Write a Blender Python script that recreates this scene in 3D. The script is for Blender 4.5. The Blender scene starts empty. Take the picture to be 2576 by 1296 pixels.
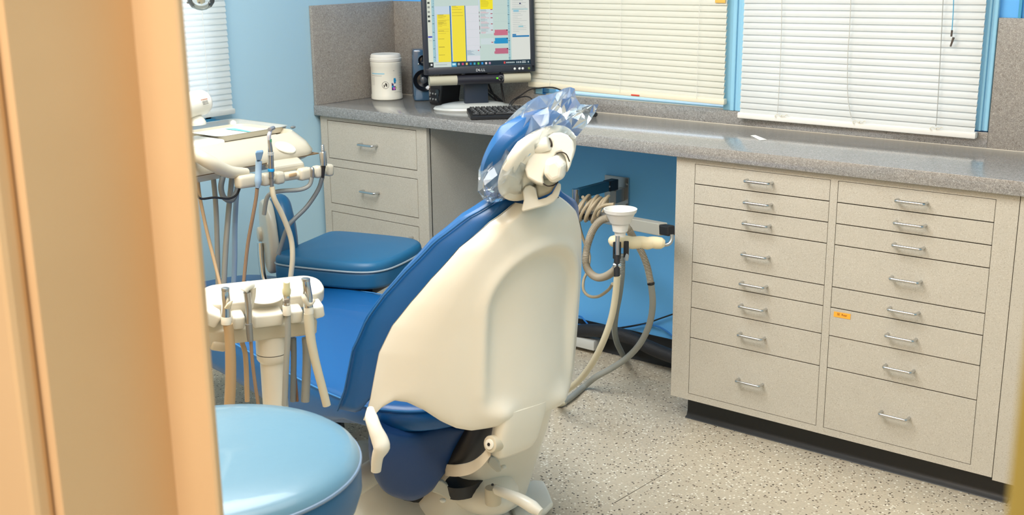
import bpy, bmesh, math, random
from mathutils import Vector, Matrix
random.seed(7)
C0 = bpy.context.scene.collection
SC = bpy.context.scene

# ------------------------------------------------------------------ camera
F_PX = 2961.34
CAM = Vector((3.2803, -3.3827, 1.4333))
YAW, PIT, ROL = .6738, .2596, -.0109
FWD = Vector((-math.sin(YAW)*math.cos(PIT), math.cos(YAW)*math.cos(PIT), -math.sin(PIT)))
_r = Vector((math.cos(YAW), math.sin(YAW), 0)); _u = _r.cross(FWD)
RGT = math.cos(ROL)*_r + math.sin(ROL)*_u
UPV = -math.sin(ROL)*_r + math.cos(ROL)*_u
cd = bpy.data.cameras.new('camera'); cam = bpy.data.objects.new('camera', cd); C0.objects.link(cam)
m = Matrix.Identity(4)
for i, a in enumerate((RGT, UPV, -FWD)):
    for j in range(3): m[j][i] = a[j]
m.translation = CAM; cam.matrix_world = m
cd.sensor_width = 36; cd.lens = F_PX/2576*36; cd.clip_start = .02
cd.dof.use_dof = True; cd.dof.focus_distance = 3.1; cd.dof.aperture_fstop = 9.5
SC.camera = cam

# ------------------------------------------------------------------ light
SC.view_settings.view_transform = 'Standard'; SC.view_settings.look = 'None'
SC.view_settings.gamma = 1; SC.view_settings.use_curve_mapping = False
SC.view_settings.exposure = 0.07
W = bpy.data.worlds.new('sky'); SC.world = W; W.use_nodes = True
bg = W.node_tree.nodes['Background']; bg.inputs[0].default_value = (.80, .90, 1, 1); bg.inputs[1].default_value = 2.2
def area(name, loc, sx, sy, power, col, rot=(0, 0, 0)):
    l = bpy.data.lights.new(name, 'AREA'); l.shape = 'RECTANGLE'; l.size = sx; l.size_y = sy
    l.energy = power; l.color = col
    o = bpy.data.objects.new(name, l); C0.objects.link(o); o.location = loc; o.rotation_euler = rot; return o
WARM = (1, .985, .96)
area('ceiling_lamp_or_fill', (1.15, -1.85, 2.40), 1.2, 1.2, 49, (.95, .99, 1))
area('ceiling_lamp_or_fill', (2.0, -2.55, 2.40), 1.4, .3, 22, WARM)  # added fill for the knee space and chair base, no known fixture
area('ceiling_lamp_or_fill', (2.75, -2.0, 2.40), 1.2, 1.2, 13, WARM)
area('hall_lamp', (2.7, -4.1, 2.40), 1.2, .6, 50, (1, .97, .94))

# ------------------------------------------------------------------ helpers
def ray(px, py): return FWD + (px-1288)/F_PX*RGT - (py-648)/F_PX*UPV
def at(px, py, x=None, y=None, z=None, d=None):
    v = ray(px, py)
    if d is None:
        d = (x-CAM.x)/v.x if x is not None else (y-CAM.y)/v.y if y is not None else (z-CAM.z)/v.z
    return CAM + v*d
def lin(c):
    return tuple((v/12.92 if v <= .04045 else ((v+.055)/1.055)**2.4) for v in [k/255 for k in c]) + (1,)

MATS = {}
def mat(name, rgb, rough=.5, metal=0, spec=.5, noise=None, bump=0, bscale=200, coat=0, emit=0, trans=0):
    if name in MATS: return MATS[name]
    M = bpy.data.materials.new(name); M.use_nodes = True; MATS[name] = M
    nt = M.node_tree; b = nt.nodes['Principled BSDF']
    b.inputs['Base Color'].default_value = lin(rgb); b.inputs['Roughness'].default_value = rough
    b.inputs['Metallic'].default_value = metal; b.inputs['Specular IOR Level'].default_value = spec
    b.inputs['Coat Weight'].default_value = coat
    if trans: b.inputs['Transmission Weight'].default_value = trans
    if emit:
        b.inputs['Base Color'].default_value = lin([q*.15 for q in rgb])
        b.inputs['Emission Color'].default_value = lin(rgb); b.inputs['Emission Strength'].default_value = emit
    co = nt.nodes.new('ShaderNodeTexCoord')
    if noise:
        rgb2, sc, lo, hi = noise
        n = nt.nodes.new('ShaderNodeTexNoise'); n.inputs['Scale'].default_value = sc; n.inputs['Detail'].default_value = 3
        nt.links.new(co.outputs['Object'], n.inputs['Vector'])
        r = nt.nodes.new('ShaderNodeValToRGB'); r.color_ramp.elements[0].position = lo; r.color_ramp.elements[1].position = hi
        r.color_ramp.elements[0].color = lin(rgb); r.color_ramp.elements[1].color = lin(rgb2)
        nt.links.new(n.outputs['Fac'], r.inputs['Fac']); nt.links.new(r.outputs['Color'], b.inputs['Base Color'])
    if bump:
        n = nt.nodes.new('ShaderNodeTexNoise'); n.inputs['Scale'].default_value = bscale; n.inputs['Detail'].default_value = 4
        nt.links.new(co.outputs['Object'], n.inputs['Vector'])
        bp = nt.nodes.new('ShaderNodeBump'); bp.inputs['Strength'].default_value = bump; bp.inputs['Distance'].default_value = .002
        nt.links.new(n.outputs['Fac'], bp.inputs['Height']); nt.links.new(bp.outputs['Normal'], b.inputs['Normal'])
    return M

def laminate(name, base, light, dark, scale, rough, worm=False):
    M = bpy.data.materials.new(name); M.use_nodes = True; MATS[name] = M
    nt = M.node_tree; b = nt.nodes['Principled BSDF']; L = nt.links.new
    geo = nt.nodes.new('ShaderNodeNewGeometry')
    def noise(sc, det, dist=0):
        n = nt.nodes.new('ShaderNodeTexNoise'); n.inputs['Scale'].default_value = sc; n.inputs['Detail'].default_value = det
        n.inputs['Distortion'].default_value = dist
        L(geo.outputs['Position'], n.inputs['Vector']); return n
    def ramp(src, p0, p1):
        r = nt.nodes.new('ShaderNodeMapRange'); r.inputs[1].default_value = p0; r.inputs[2].default_value = p1
        L(src, r.inputs[0]); return r
    def mix(f, a, c):
        x = nt.nodes.new('ShaderNodeMix'); x.data_type = 'RGBA'
        L(f, x.inputs[0])
        if isinstance(a, tuple): x.inputs[6].default_value = a
        else: L(a, x.inputs[6])
        x.inputs[7].default_value = c; return x.outputs[2]
    n1 = noise(scale, 2, 1.2 if worm else .2)
    if worm:
        ab = nt.nodes.new('ShaderNodeMath'); ab.operation = 'SUBTRACT'; L(n1.outputs['Fac'], ab.inputs[0]); ab.inputs[1].default_value = .5
        a2 = nt.nodes.new('ShaderNodeMath'); a2.operation = 'ABSOLUTE'; L(ab.outputs[0], a2.inputs[0])
        f1 = ramp(a2.outputs[0], .05, .0)
    else: f1 = ramp(n1.outputs['Fac'], .56, .68)
    n2 = noise(scale*.8, 3); f2 = ramp(n2.outputs['Fac'], .55, .72)
    c = mix(f2.outputs[0], lin(base), lin(dark)); c = mix(f1.outputs[0], c, lin(light))
    n3 = noise(9, 2); f3 = ramp(n3.outputs['Fac'], .3, .8)
    hs = nt.nodes.new('ShaderNodeMix'); hs.data_type = 'RGBA'; hs.blend_type = 'MULTIPLY'; hs.inputs[0].default_value = 1
    cr = nt.nodes.new('ShaderNodeMapRange'); L(n3.outputs['Fac'], cr.inputs[0]); cr.inputs[3].default_value = .93; cr.inputs[4].default_value = 1.04
    L(c, hs.inputs[6]); L(cr.outputs[0], hs.inputs[7])
    L(hs.outputs[2], b.inputs['Base Color']); b.inputs['Roughness'].default_value = rough
    b.inputs['Specular IOR Level'].default_value = .5
    return M

def floor_mat():
    M = bpy.data.materials.new('speckled_vinyl'); M.use_nodes = True; MATS['floor'] = M
    nt = M.node_tree; b = nt.nodes['Principled BSDF']; L = nt.links.new
    geo = nt.nodes.new('ShaderNodeNewGeometry')
    v = nt.nodes.new('ShaderNodeTexVoronoi'); v.inputs['Scale'].default_value = 150; L(geo.outputs['Position'], v.inputs['Vector'])
    sep = nt.nodes.new('ShaderNodeSeparateColor'); L(v.outputs['Color'], sep.inputs[0])
    r = nt.nodes.new('ShaderNodeValToRGB'); cr = r.color_ramp; cr.interpolation = 'CONSTANT'
    stops = [(0, (88, 78, 68)), (.05, (136, 121, 103)), (.12, (201, 188, 166)), (.55, (190, 177, 156)), (.72, (210, 198, 176)), (.88, (238, 231, 214))]
    cr.elements[0].position = 0; cr.elements[0].color = lin(stops[0][1])
    cr.elements[1].position = stops[1][0]; cr.elements[1].color = lin(stops[1][1])
    for p, c in stops[2:]:
        e = cr.elements.new(p); e.color = lin(c)
    L(sep.outputs[0], r.inputs[0])
    # chips only near cell centres
    ds = nt.nodes.new('ShaderNodeMath'); ds.operation = 'LESS_THAN'; L(v.outputs['Distance'], ds.inputs[0]); ds.inputs[1].default_value = .48
    mx = nt.nodes.new('ShaderNodeMix'); mx.data_type = 'RGBA'; L(ds.outputs[0], mx.inputs[0]); mx.inputs[6].default_value = lin((198, 186, 164)); L(r.outputs[0], mx.inputs[7])
    n = nt.nodes.new('ShaderNodeTexNoise'); n.inputs['Scale'].default_value = 3; L(geo.outputs['Position'], n.inputs['Vector'])
    mr = nt.nodes.new('ShaderNodeMapRange'); L(n.outputs['Fac'], mr.inputs[0]); mr.inputs[3].default_value = .92; mr.inputs[4].default_value = 1.06
    ml = nt.nodes.new('ShaderNodeMix'); ml.data_type = 'RGBA'; ml.blend_type = 'MULTIPLY'; ml.inputs[0].default_value = 1
    L(mx.outputs[2], ml.inputs[6]); L(mr.outputs[0], ml.inputs[7]); L(ml.outputs[2], b.inputs['Base Color'])
    b.inputs['Roughness'].default_value = .42
    return M

def slat_mat(name, rgb, tr):
    M = bpy.data.materials.new(name); M.use_nodes = True; MATS[name] = M
    nt = M.node_tree; L = nt.links.new; b = nt.nodes['Principled BSDF']; b.inputs['Base Color'].default_value = lin(rgb); b.inputs['Roughness'].default_value = .4
    t = nt.nodes.new('ShaderNodeBsdfTranslucent'); t.inputs[0].default_value = lin(rgb)
    mx = nt.nodes.new('ShaderNodeMixShader'); mx.inputs[0].default_value = tr
    L(b.outputs[0], mx.inputs[1]); L(t.outputs[0], mx.inputs[2]); L(mx.outputs[0], nt.nodes['Material Output'].inputs[0])
    return M

def film_mat(name='plastic_film', w=.10, rgb=(225, 240, 250)):
    M = bpy.data.materials.new(name); M.use_nodes = True; MATS[name] = M
    nt = M.node_tree; L = nt.links.new
    for n in list(nt.nodes):
        if n.type == 'BSDF_PRINCIPLED': nt.nodes.remove(n)
    tr = nt.nodes.new('ShaderNodeBsdfTransparent'); tr.inputs[0].default_value = (.97, .99, 1, 1)
    df = nt.nodes.new('ShaderNodeBsdfDiffuse'); df.inputs[0].default_value = lin(rgb)
    gl = nt.nodes.new('ShaderNodeBsdfGlossy'); gl.inputs['Roughness'].default_value = .12; gl.inputs[0].default_value = (1, 1, 1, 1)
    fr = nt.nodes.new('ShaderNodeFresnel'); fr.inputs[0].default_value = 1.5
    m1 = nt.nodes.new('ShaderNodeMixShader'); m1.inputs[0].default_value = w; L(tr.outputs[0], m1.inputs[1]); L(df.outputs[0], m1.inputs[2])
    m2 = nt.nodes.new('ShaderNodeMixShader'); L(fr.outputs[0], m2.inputs[0]); L(m1.outputs[0], m2.inputs[1]); L(gl.outputs[0], m2.inputs[2])
    L(m2.outputs[0], nt.nodes['Material Output'].inputs[0])
    return M

cabinet_m = laminate('cabinet_laminate', (194, 187, 173), (208, 202, 190), (172, 163, 148), 420, .45)
counter_m = laminate('counter_laminate', (140, 137, 134), (190, 188, 184), (111, 108, 106), 190, .15, worm=True)
counter_m.node_tree.nodes['Principled BSDF'].inputs['Specular IOR Level'].default_value = 1.0
counter_m.node_tree.nodes['Principled BSDF'].inputs['Coat Weight'].default_value = .0; counter_m.node_tree.nodes['Principled BSDF'].inputs['Coat IOR'].default_value = 1.9; counter_m.node_tree.nodes['Principled BSDF'].inputs['Coat Roughness'].default_value = .18
splash_m = laminate('backsplash_laminate', (146, 140, 133), (190, 184, 176), (124, 116, 107), 180, .4, worm=True)
floor_m = floor_mat()
slat_w = slat_mat('white_slat', (222, 224, 221), .18)
slat_c = slat_mat('cream_slat', (224, 221, 206), .18)
slat_b = slat_mat('pale_slat', (250, 250, 246), .6)
film_m = film_mat()
wall_m = mat('blue_paint', (172, 208, 226), .55, bump=.08, bscale=90)
wall_k = mat('blue_paint_shade_tint', (104, 188, 255), .55, bump=.08, bscale=90)  # same blue paint, knee-space shade deepened into the colour
trim_m = mat('blue_gloss_paint', (152, 208, 236), .3)
tan_m = mat('tan_paint', (226, 188, 142), .5, noise=((216, 178, 132), 3, .35, .7))
white_m = mat('white_paint', (235, 232, 224), .6)
vinyl = mat('blue_vinyl', (4, 86, 148), .38, bump=.12, bscale=700, coat=.15)
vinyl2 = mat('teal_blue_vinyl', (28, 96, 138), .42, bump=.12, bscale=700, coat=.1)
cream = mat('cream_plastic', (234, 230, 216), .32, coat=.2, noise=((228, 223, 207), 3, .4, .65))
cream2 = mat('ivory_plastic', (220, 210, 188), .35, coat=.2)
du_cream = mat('unit_plastic', (200, 192, 172), .35, coat=.2)
offw = mat('off_white_plastic', (236, 233, 220), .35, coat=.2)
beige = mat('beige_plastic', (206, 198, 176), .4)
chrome = mat('chrome', (205, 207, 208), .16, metal=1)
steel = mat('brushed_steel', (185, 186, 186), .3, metal=1)
dsteel = mat('grey_metal', (150, 152, 152), .38, metal=.7)
black = mat('black_plastic', (28, 28, 32), .4)
gblack = mat('gloss_black_plastic', (22, 26, 34), .12, coat=.5)
gap_m = mat('dark_gap', (42, 32, 26), .8)
brown_gap = mat('brown_gap', (84, 48, 32), .8)
rubber = mat('black_rubber', (32, 34, 36), .45, bump=.15, bscale=60)
grey_h = mat('grey_hose', (150, 152, 146), .45)
dgrey_h = mat('dark_grey_hose', (112, 118, 120), .45)
beige_h = mat('beige_hose', (168, 152, 126), .5)
tan_h = mat('tan_hose', (186, 158, 122), .5)
cream_h = mat('cream_hose', (214, 204, 176), .45)
navy_m = mat('blue_painted_metal', (38, 92, 122), .4)
# mesh building -------------------------------------------------------------
def link(name, verts, faces, m, parent=None, smooth=True, mats=None, fm=None, bevel=0, flat_angle=None):
    """verts in world metres; a child is stored relative to its root's location"""
    org = Vector((0, 0, 0))
    p = parent
    while p is not None:
        org += p.location; p = p.parent
    if parent is None:
        zs = [v[2] for v in verts]; n = len(verts)
        org = Vector((sum(v[0] for v in verts)/n, sum(v[1] for v in verts)/n, min(zs)))
    me = bpy.data.meshes.new(name)
    me.from_pydata([tuple(Vector(v)-org) for v in verts], [], [tuple(f) for f in faces])
    bm = bmesh.new(); bm.from_mesh(me)
    bmesh.ops.recalc_face_normals(bm, faces=bm.faces); bm.to_mesh(me); bm.free()
    for x in (mats or [m]): me.materials.append(x)
    for i, p in enumerate(me.polygons):
        p.use_smooth = smooth
        if fm: p.material_index = fm[i]
    o = bpy.data.objects.new(name, me); C0.objects.link(o)
    if parent is None: o.location = org
    else: o.parent = parent
    if smooth:
        ang = math.radians(flat_angle or 40)
        bm = bmesh.new(); bm.from_mesh(me)
        for e in bm.edges:
            if len(e.link_faces) == 2 and e.calc_face_angle(0) > ang: e.smooth = False
        bm.to_mesh(me); bm.free()
    if bevel:
        b = o.modifiers.new('bevel', 'BEVEL'); b.width = bevel; b.segments = 2; b.limit_method = 'ANGLE'
    return o

def tag(o, label=None, cat=None, group=None, kind=None):
    if label: o['label'] = label
    if cat: o['category'] = cat
    if group: o['group'] = group
    if kind: o['kind'] = kind
    return o
def thing(name, loc, label, cat, group=None):
    o = bpy.data.objects.new(name, None); C0.objects.link(o); o.location = loc; o.empty_display_size = .05
    return tag(o, label, cat, group)
I3 = (Vector((1, 0, 0)), Vector((0, 1, 0)), Vector((0, 0, 1)))
def fr(yaw, tilt=0):
    """ex, ey, ez with yaw about z (radians), then tilt about ex"""
    ex = Vector((math.cos(yaw), math.sin(yaw), 0)); ey = Vector((-math.sin(yaw), math.cos(yaw), 0)); ez = Vector((0, 0, 1))
    c, s = math.cos(tilt), math.sin(tilt)
    return ex, ey*c+ez*s, ez*c-ey*s
def basis(ax):
    ax = Vector(ax).normalized(); h = Vector((0, 0, 1)) if abs(ax.z) < .9 else Vector((1, 0, 0))
    x = h.cross(ax).normalized(); return x, ax.cross(x), ax

class MB:
    def __init__(s): s.v = []; s.f = []; s.m = []
    def add(s, vs, fs, mi=0):
        b = len(s.v); s.v += [Vector(v) for v in vs]; s.f += [tuple(i+b for i in f) for f in fs]; s.m += [mi]*len(fs); return s
    def box(s, c, size, f=I3, r=0, mi=0, seg=2):
        bm = bmesh.new(); bmesh.ops.create_cube(bm, size=1)
        for v in bm.verts: v.co = Vector((v.co.x*size[0], v.co.y*size[1], v.co.z*size[2]))
        if r: bmesh.ops.bevel(bm, geom=bm.edges[:], offset=r, segments=seg, profile=.5, affect='EDGES')
        c = Vector(c); bm.verts.index_update()
        vs = [c+f[0]*v.co.x+f[1]*v.co.y+f[2]*v.co.z for v in bm.verts]
        fs = [[v.index for v in q.verts] for q in bm.faces]; bm.free()
        return s.add(vs, fs, mi)
    def bb(s, lo, hi, r=0, mi=0):
        lo = Vector(lo); hi = Vector(hi); return s.box((lo+hi)/2, hi-lo, I3, r, mi)
    def tube(s, pts, r, n=10, mi=0, smooth=4, cap=True, flat=None):
        pts = [Vector(p) for p in pts]
        rs = list(r) if isinstance(r, (list, tuple)) else [r]*len(pts)
        if smooth > 1 and len(pts) > 2: pts, rs = crom(pts, rs, smooth)
        vs = []; fs = []
        t0 = (pts[1]-pts[0]).normalized(); x, y, _ = basis(t0)
        for i, p in enumerate(pts):
            t = (pts[min(i+1, len(pts)-1)]-pts[max(i-1, 0)]).normalized()
            x = (x - t*x.dot(t)).normalized(); y = t.cross(x)
            for k in range(n):
                a = 2*math.pi*k/n; vs.append(p+(x*math.cos(a)+y*math.sin(a)*(flat or 1))*rs[i])
        for i in range(len(pts)-1):
            for k in range(n):
                fs.append((i*n+k, i*n+(k+1) % n, (i+1)*n+(k+1) % n, (i+1)*n+k))
        if cap:
            fs.append(tuple(range(n))[::-1]); fs.append(tuple((len(pts)-1)*n+k for k in range(n)))
        return s.add(vs, fs, mi)
    def lathe(s, o, axis, prof, n=24, mi=0, sx=1, sy=1, xy=None):
        o = Vector(o); x, y, z = basis(axis)
        if xy: x, y = xy
        vs = []; fs = []
        for (r, h) in prof:
            for k in range(n):
                a = 2*math.pi*k/n; vs.append(o+z*h+x*(r*sx*math.cos(a))+y*(r*sy*math.sin(a)))
        for i in range(len(prof)-1):
            for k in range(n): fs.append((i*n+k, i*n+(k+1) % n, (i+1)*n+(k+1) % n, (i+1)*n+k))
        if prof[0][0] > 1e-6: fs.append(tuple(range(n))[::-1])
        if prof[-1][0] > 1e-6: fs.append(tuple((len(prof)-1)*n+k for k in range(n)))
        return s.add(vs, fs, mi)
    def cyl(s, a, b, r, n=20, mi=0, bev=0):
        a = Vector(a); b = Vector(b); L = (b-a).length
        p = [(r, 0), (r, L)] if not bev else [(r-bev, 0), (r-bev*.3, bev*.3), (r, bev), (r, L-bev), (r-bev*.3, L-bev*.3), (r-bev, L)]
        return s.lathe(a, b-a, p, n, mi)
    def sphere(s, c, r, n=16, mi=0, sc=(1, 1, 1), f=I3):
        c = Vector(c); vs = []; fs = []; m = n//2
        for i in range(m+1):
            th = math.pi*i/m
            for k in range(n):
                a = 2*math.pi*k/n
                vs.append(c+f[0]*(r*sc[0]*math.sin(th)*math.cos(a))+f[1]*(r*sc[1]*math.sin(th)*math.sin(a))+f[2]*(r*sc[2]*math.cos(th)))
        for i in range(m):
            for k in range(n): fs.append((i*n+k, i*n+(k+1) % n, (i+1)*n+(k+1) % n, (i+1)*n+k))
        return s.add(vs, fs, mi)
    def loft(s, secs, mi=0, cap=True):
        n = len(secs[0]); vs = [p for q in secs for p in q]; fs = []
        for i in range(len(secs)-1):
            for k in range(n): fs.append((i*n+k, i*n+(k+1) % n, (i+1)*n+(k+1) % n, (i+1)*n+k))
        if cap:
            fs.append(tuple(range(n))[::-1]); fs.append(tuple((len(secs)-1)*n+k for k in range(n)))
        return s.add(vs, fs, mi)
    def prism(s, pts, n, t, mi=0):
        n = Vector(n).normalized(); pts = [Vector(p) for p in pts]
        return s.loft([pts, [p+n*t for p in pts]], mi)
    def puff(s, outline, o, f, t, r, crown=0, mi=0, rr=5):
        """rounded cushion: outline (x,y) list in frame f at o, thickness t along ez, edge radius r"""
        o = Vector(o); n = len(outline); cx = sum(p[0] for p in outline)/n; cy = sum(p[1] for p in outline)/n
        mx = max(math.hypot(p[0]-cx, p[1]-cy) for p in outline)
        rings = []
        def ring(ins, z):
            q = []
            for (x, y) in outline:
                d = math.hypot(x-cx, y-cy); k = max(0, (d-ins)/d); q.append((cx+(x-cx)*k, cy+(y-cy)*k, z))
            return q
        for i in range(rr+1):
            a = math.pi/2*i/rr; rings.append(ring(r*(1-math.sin(a)), r*(1-math.cos(a))))
        for i in range(rr+1):
            a = math.pi/2*i/rr; rings.append(ring(r*(1-math.cos(a)), t-r+r*math.sin(a)))
        for j in range(1, 6):
            k = j/6; q = ring(r, t); q = [(cx+(x-cx)*(1-k), cy+(y-cy)*(1-k), t+crown*math.sin(k*math.pi/2)) for x, y, z in q]; rings.append(q)
        secs = [[o+f[0]*x+f[1]*y+f[2]*z for x, y, z in q] for q in rings]
        s.loft(secs, mi)
        return s
    def grid(s, fn, nu, nv, mi=0, close=False):
        vs = [fn(i/(nu-1), j/(nv-1)) for j in range(nv) for i in range(nu)]
        fs = [(j*nu+i, j*nu+i+1, (j+1)*nu+i+1, (j+1)*nu+i) for j in range(nv-1) for i in range(nu-1)]
        return s.add(vs, fs, mi)
    def go(s, name, m, parent=None, smooth=True, label=None, bevel=0, ang=None, mats=None):
        o = link(name, s.v, s.f, m, parent, smooth, mats, s.m if mats else None, bevel, ang)
        if label: o['label'] = label
        return o
def crom(pts, rs, k):
    P = [pts[0]*2-pts[1]]+pts+[pts[-1]*2-pts[-2]]; R = [rs[0]]+rs+[rs[-1]]
    out = []; ro = []
    for i in range(1, len(P)-2):
        for j in range(k):
            t = j/k; a, b, c, d = P[i-1], P[i], P[i+1], P[i+2]
            out.append(.5*((2*b)+(c-a)*t+(2*a-5*b+4*c-d)*t*t+(3*b-a-3*c+d)*t**3)); ro.append(R[i]*(1-t)+R[i+1]*t)
    out.append(pts[-1]); ro.append(rs[-1]); return out, ro
def rrect(w, h, r, n=5):
    o = []
    for cx, cy, a0 in ((w/2-r, h/2-r, 0), (-w/2+r, h/2-r, 90), (-w/2+r, -h/2+r, 180), (w/2-r, -h/2+r, 270)):
        for k in range(n+1):
            a = math.radians(a0+90*k/n); o.append((cx+r*math.cos(a), cy+r*math.sin(a)))
    return o
def superell(a, b, p=2.6, n=40):
    o = []
    for k in range(n):
        t = 2*math.pi*k/n; c, s_ = math.cos(t), math.sin(t)
        o.append((a*math.copysign(abs(c)**(2/p), c), b*math.copysign(abs(s_)**(2/p), s_)))
    return o
def px3(lst): return [at(p[0], p[1], d=p[2]) for p in lst]
def txt(name, body, o, f, size, m, parent, align='CENTER', extrude=.0002, shear=0):
    cu = bpy.data.curves.new(name, 'FONT'); cu.body = body; cu.size = size; cu.extrude = extrude; cu.align_x = align; cu.align_y = 'CENTER'; cu.shear = shear
    cu.materials.append(m)
    ob = bpy.data.objects.new(name, cu); C0.objects.link(ob)
    org = Vector((0, 0, 0)); p = parent
    while p is not None: org += p.location; p = p.parent
    M = Matrix.Identity(4)
    for i in range(3):
        for j in range(3): M[j][i] = f[i][j]
    M.translation = Vector(o)-org
    bpy.context.view_layer.update()
    me = bpy.data.meshes.new_from_object(ob.evaluated_get(bpy.context.evaluated_depsgraph_get()))
    bpy.data.objects.remove(ob); bpy.data.curves.remove(cu)
    ob = bpy.data.objects.new(name, me); C0.objects.link(ob)
    ob.parent = parent; ob.matrix_basis = M
    return ob
# ================================================================== setting
D, ZT, HC, ZB, ZS = .4408, .8325, .87, 1.2286, .9149
XR = 3.9        # right wall
YF = -2.752     # room face of the front wall
CEIL = 2.44
def struct(name, mb, m, **k): return tag(mb.go(name, m, **k), kind='structure')
def wall_with_holes(axis, pos, thick, lo, hi, holes, name, m):
    """axis 0: wall in the plane x=pos (u = y); axis 1: plane y=pos (u = x). holes (u0,u1,z0,z1)"""
    mb = MB()
    def bx(u0, u1, z0, z1):
        if u1-u0 < 1e-4 or z1-z0 < 1e-4: return
        if axis == 0: mb.bb((pos-thick, u0, z0), (pos, u1, z1))
        else: mb.bb((u0, pos, z0), (u1, pos+thick, z1))
    us = sorted(holes); cur = lo
    for (u0, u1, z0, z1) in us:
        bx(cur, u0, 0, CEIL); bx(u0, u1, 0, z0); bx(u0, u1, z1, CEIL); cur = u1
    bx(cur, hi, 0, CEIL)
    return struct(name, mb, m, smooth=False)

fl = MB().bb((-.15, -5.2, -.12), (XR+.15, .15, 0)); floor = struct('floor', fl, floor_m, smooth=False)
# sheet-vinyl seam seen in front of the drawers
a, b_ = at(1545, 1266, z=0), at(1688, 1182, z=0); dv = (b_-a).normalized(); pv = Vector((-dv.y, dv.x, 0))*.0009
s = MB().prism([a-pv, b_-pv*.3, b_+pv*.3, a+pv], (0, 0, 1), .0004).go('seam', gap_m, floor, smooth=False)
struct('ceiling', MB().bb((-.15, -5.2, CEIL), (XR+.15, .15, CEIL+.1)), white_m, smooth=False)
WTOP = 1.78
w2 = (.715, 1.481, ZS, WTOP); w3 = (1.533, 2.283, ZS, WTOP)
wall_with_holes(1, 0, .14, -.14, XR+.15, [w2, w3], 'wall_back', wall_k)
w1 = (-1.75, -.885, .868, WTOP)
wall_with_holes(0, 0, .14, -5.2, 0, [w1], 'wall_left', wall_m)
struct('wall_right', MB().bb((XR, -5.2, 0), (XR+.14, 0, CEIL)), wall_m, smooth=False)
struct('wall_hall', MB().bb((-.14, -5.34, 0), (XR+.14, -5.2, CEIL)), mat('hall_paint', (214, 178, 126), .6), smooth=False)

def window(name, axis, hole, panes, tb=.028):
    u0, u1, z0, z1 = hole; t = .028
    def P(u, w, z): return Vector((-w, u, z)) if axis == 0 else Vector((u, w, z))
    def bx(mb, u0_, u1_, w0, w1_, z0_, z1_):
        a = P(u0_, w0, z0_); b = P(u1_, w1_, z1_)
        mb.bb([min(a[i], b[i]) for i in range(3)], [max(a[i], b[i]) for i in range(3)])
    mb = MB()
    bx(mb, u0, u0+t, .02, .10, z0, z1); bx(mb, u1-t, u1, .02, .10, z0, z1)
    bx(mb, u0, u1, .02, .10, z0, z0+tb); bx(mb, u0, u1, .02, .10, z1-t, z1)
    for k in range(1, panes):
        c = u0+(u1-u0)*k/panes; bx(mb, c-.014, c+.014, .035, .085, z0+tb, z1-t)
    o = struct(name, mb, trim_m, smooth=False, bevel=.003)
    gm = film_mat('window_glass', .02)
    for k in range(panes):
        c0 = u0+(u1-u0)*k/panes; c1 = u0+(u1-u0)*(k+1)/panes
        g = MB(); bx(g, c0+.012, c1-.012, .055, .060, z0+min(tb, .012)-.002, z1-.012); g.go('pane', gm, o, smooth=False)
    return o
o_w2 = None
window('window_1', 0, w1, 1); o_w2 = window('window_2', 1, w2, 1, .005); MB().bb((w2[0]+.03, -.003, ZS-.001), (w2[1]-.001, .054, ZS+.0025)).go('sill', white_m, o_w2, smooth=False); window('window_3', 1, w3, 2)
# painted casings between and beside the two back windows, and the sill of the left one
mb = MB(); mb.bb((1.460, -.010, ZS), (1.536, .0, WTOP)); mb.bb((1.488, -.018, ZS), (1.502, -.010, WTOP), .002); mb.bb((1.513, -.016, ZS), (1.53, -.010, WTOP), .002)
struct('trim_1', mb, trim_m, smooth=False, bevel=.002)
mb = MB(); mb.bb((2.243, -.012, .918), (2.2885, 0, WTOP)); mb.bb((2.264, -.020, .918), (2.271, -.012, WTOP)); mb.bb((2.278, -.018, .918), (2.2885, -.012, WTOP), .002)
struct('trim_2', mb, trim_m, smooth=False, bevel=.002)
mb = MB(); mb.bb((0, -1.77, .845), (.012, -.872, .868)); mb.bb((-.02, -1.75, .862), (.004, -.885, .872))
struct('trim_3', mb, mat('blue_sill_paint', (80, 176, 222), .35), smooth=False, bevel=.003)
mb = MB(); mb.bb((.700, -.006, ZS), (.73, 0, WTOP)); struct('trim_4', mb, trim_m, smooth=False, bevel=.002)
# cable raceway high on the back wall, right of the window
mb = MB().bb((2.3385, -.012, ZB), (2.346, 0, 1.9)); struct('trim_5', mb, mat('deep_blue_trim', (70, 160, 200), .4), smooth=False)
# rubber cove base in the knee space
mb = MB(); pr = [(0, 0), (-.016, 0), (-.011, .006), (-.006, .016), (-.004, .1), (0, .1)]
mb.loft([[Vector((x, y, z)) for y, z in pr] for x in (.545, 1.536)])
struct('baseboard_back', mb, rubber)

# front wall, door frame --------------------------------------------------
jl = at(442, 0, d=.93)
xs, ys = jl.x, jl.y                 # nose of the door stop
kx = at(330, 0, y=ys).x             # plane of the wide flat
wl = MB(); wl.bb((-.14, YF-.13, 0), (kx-.05, YF, CEIL)); wl.bb((3.36, YF-.13, 0), (XR, YF, CEIL)); wl.bb((kx-.05, YF-.13, 2.1), (3.36, YF, CEIL))
struct('wall_front', wl, tan_m, smooth=False)
Z_V = Vector((0, 0, 1))
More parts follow.
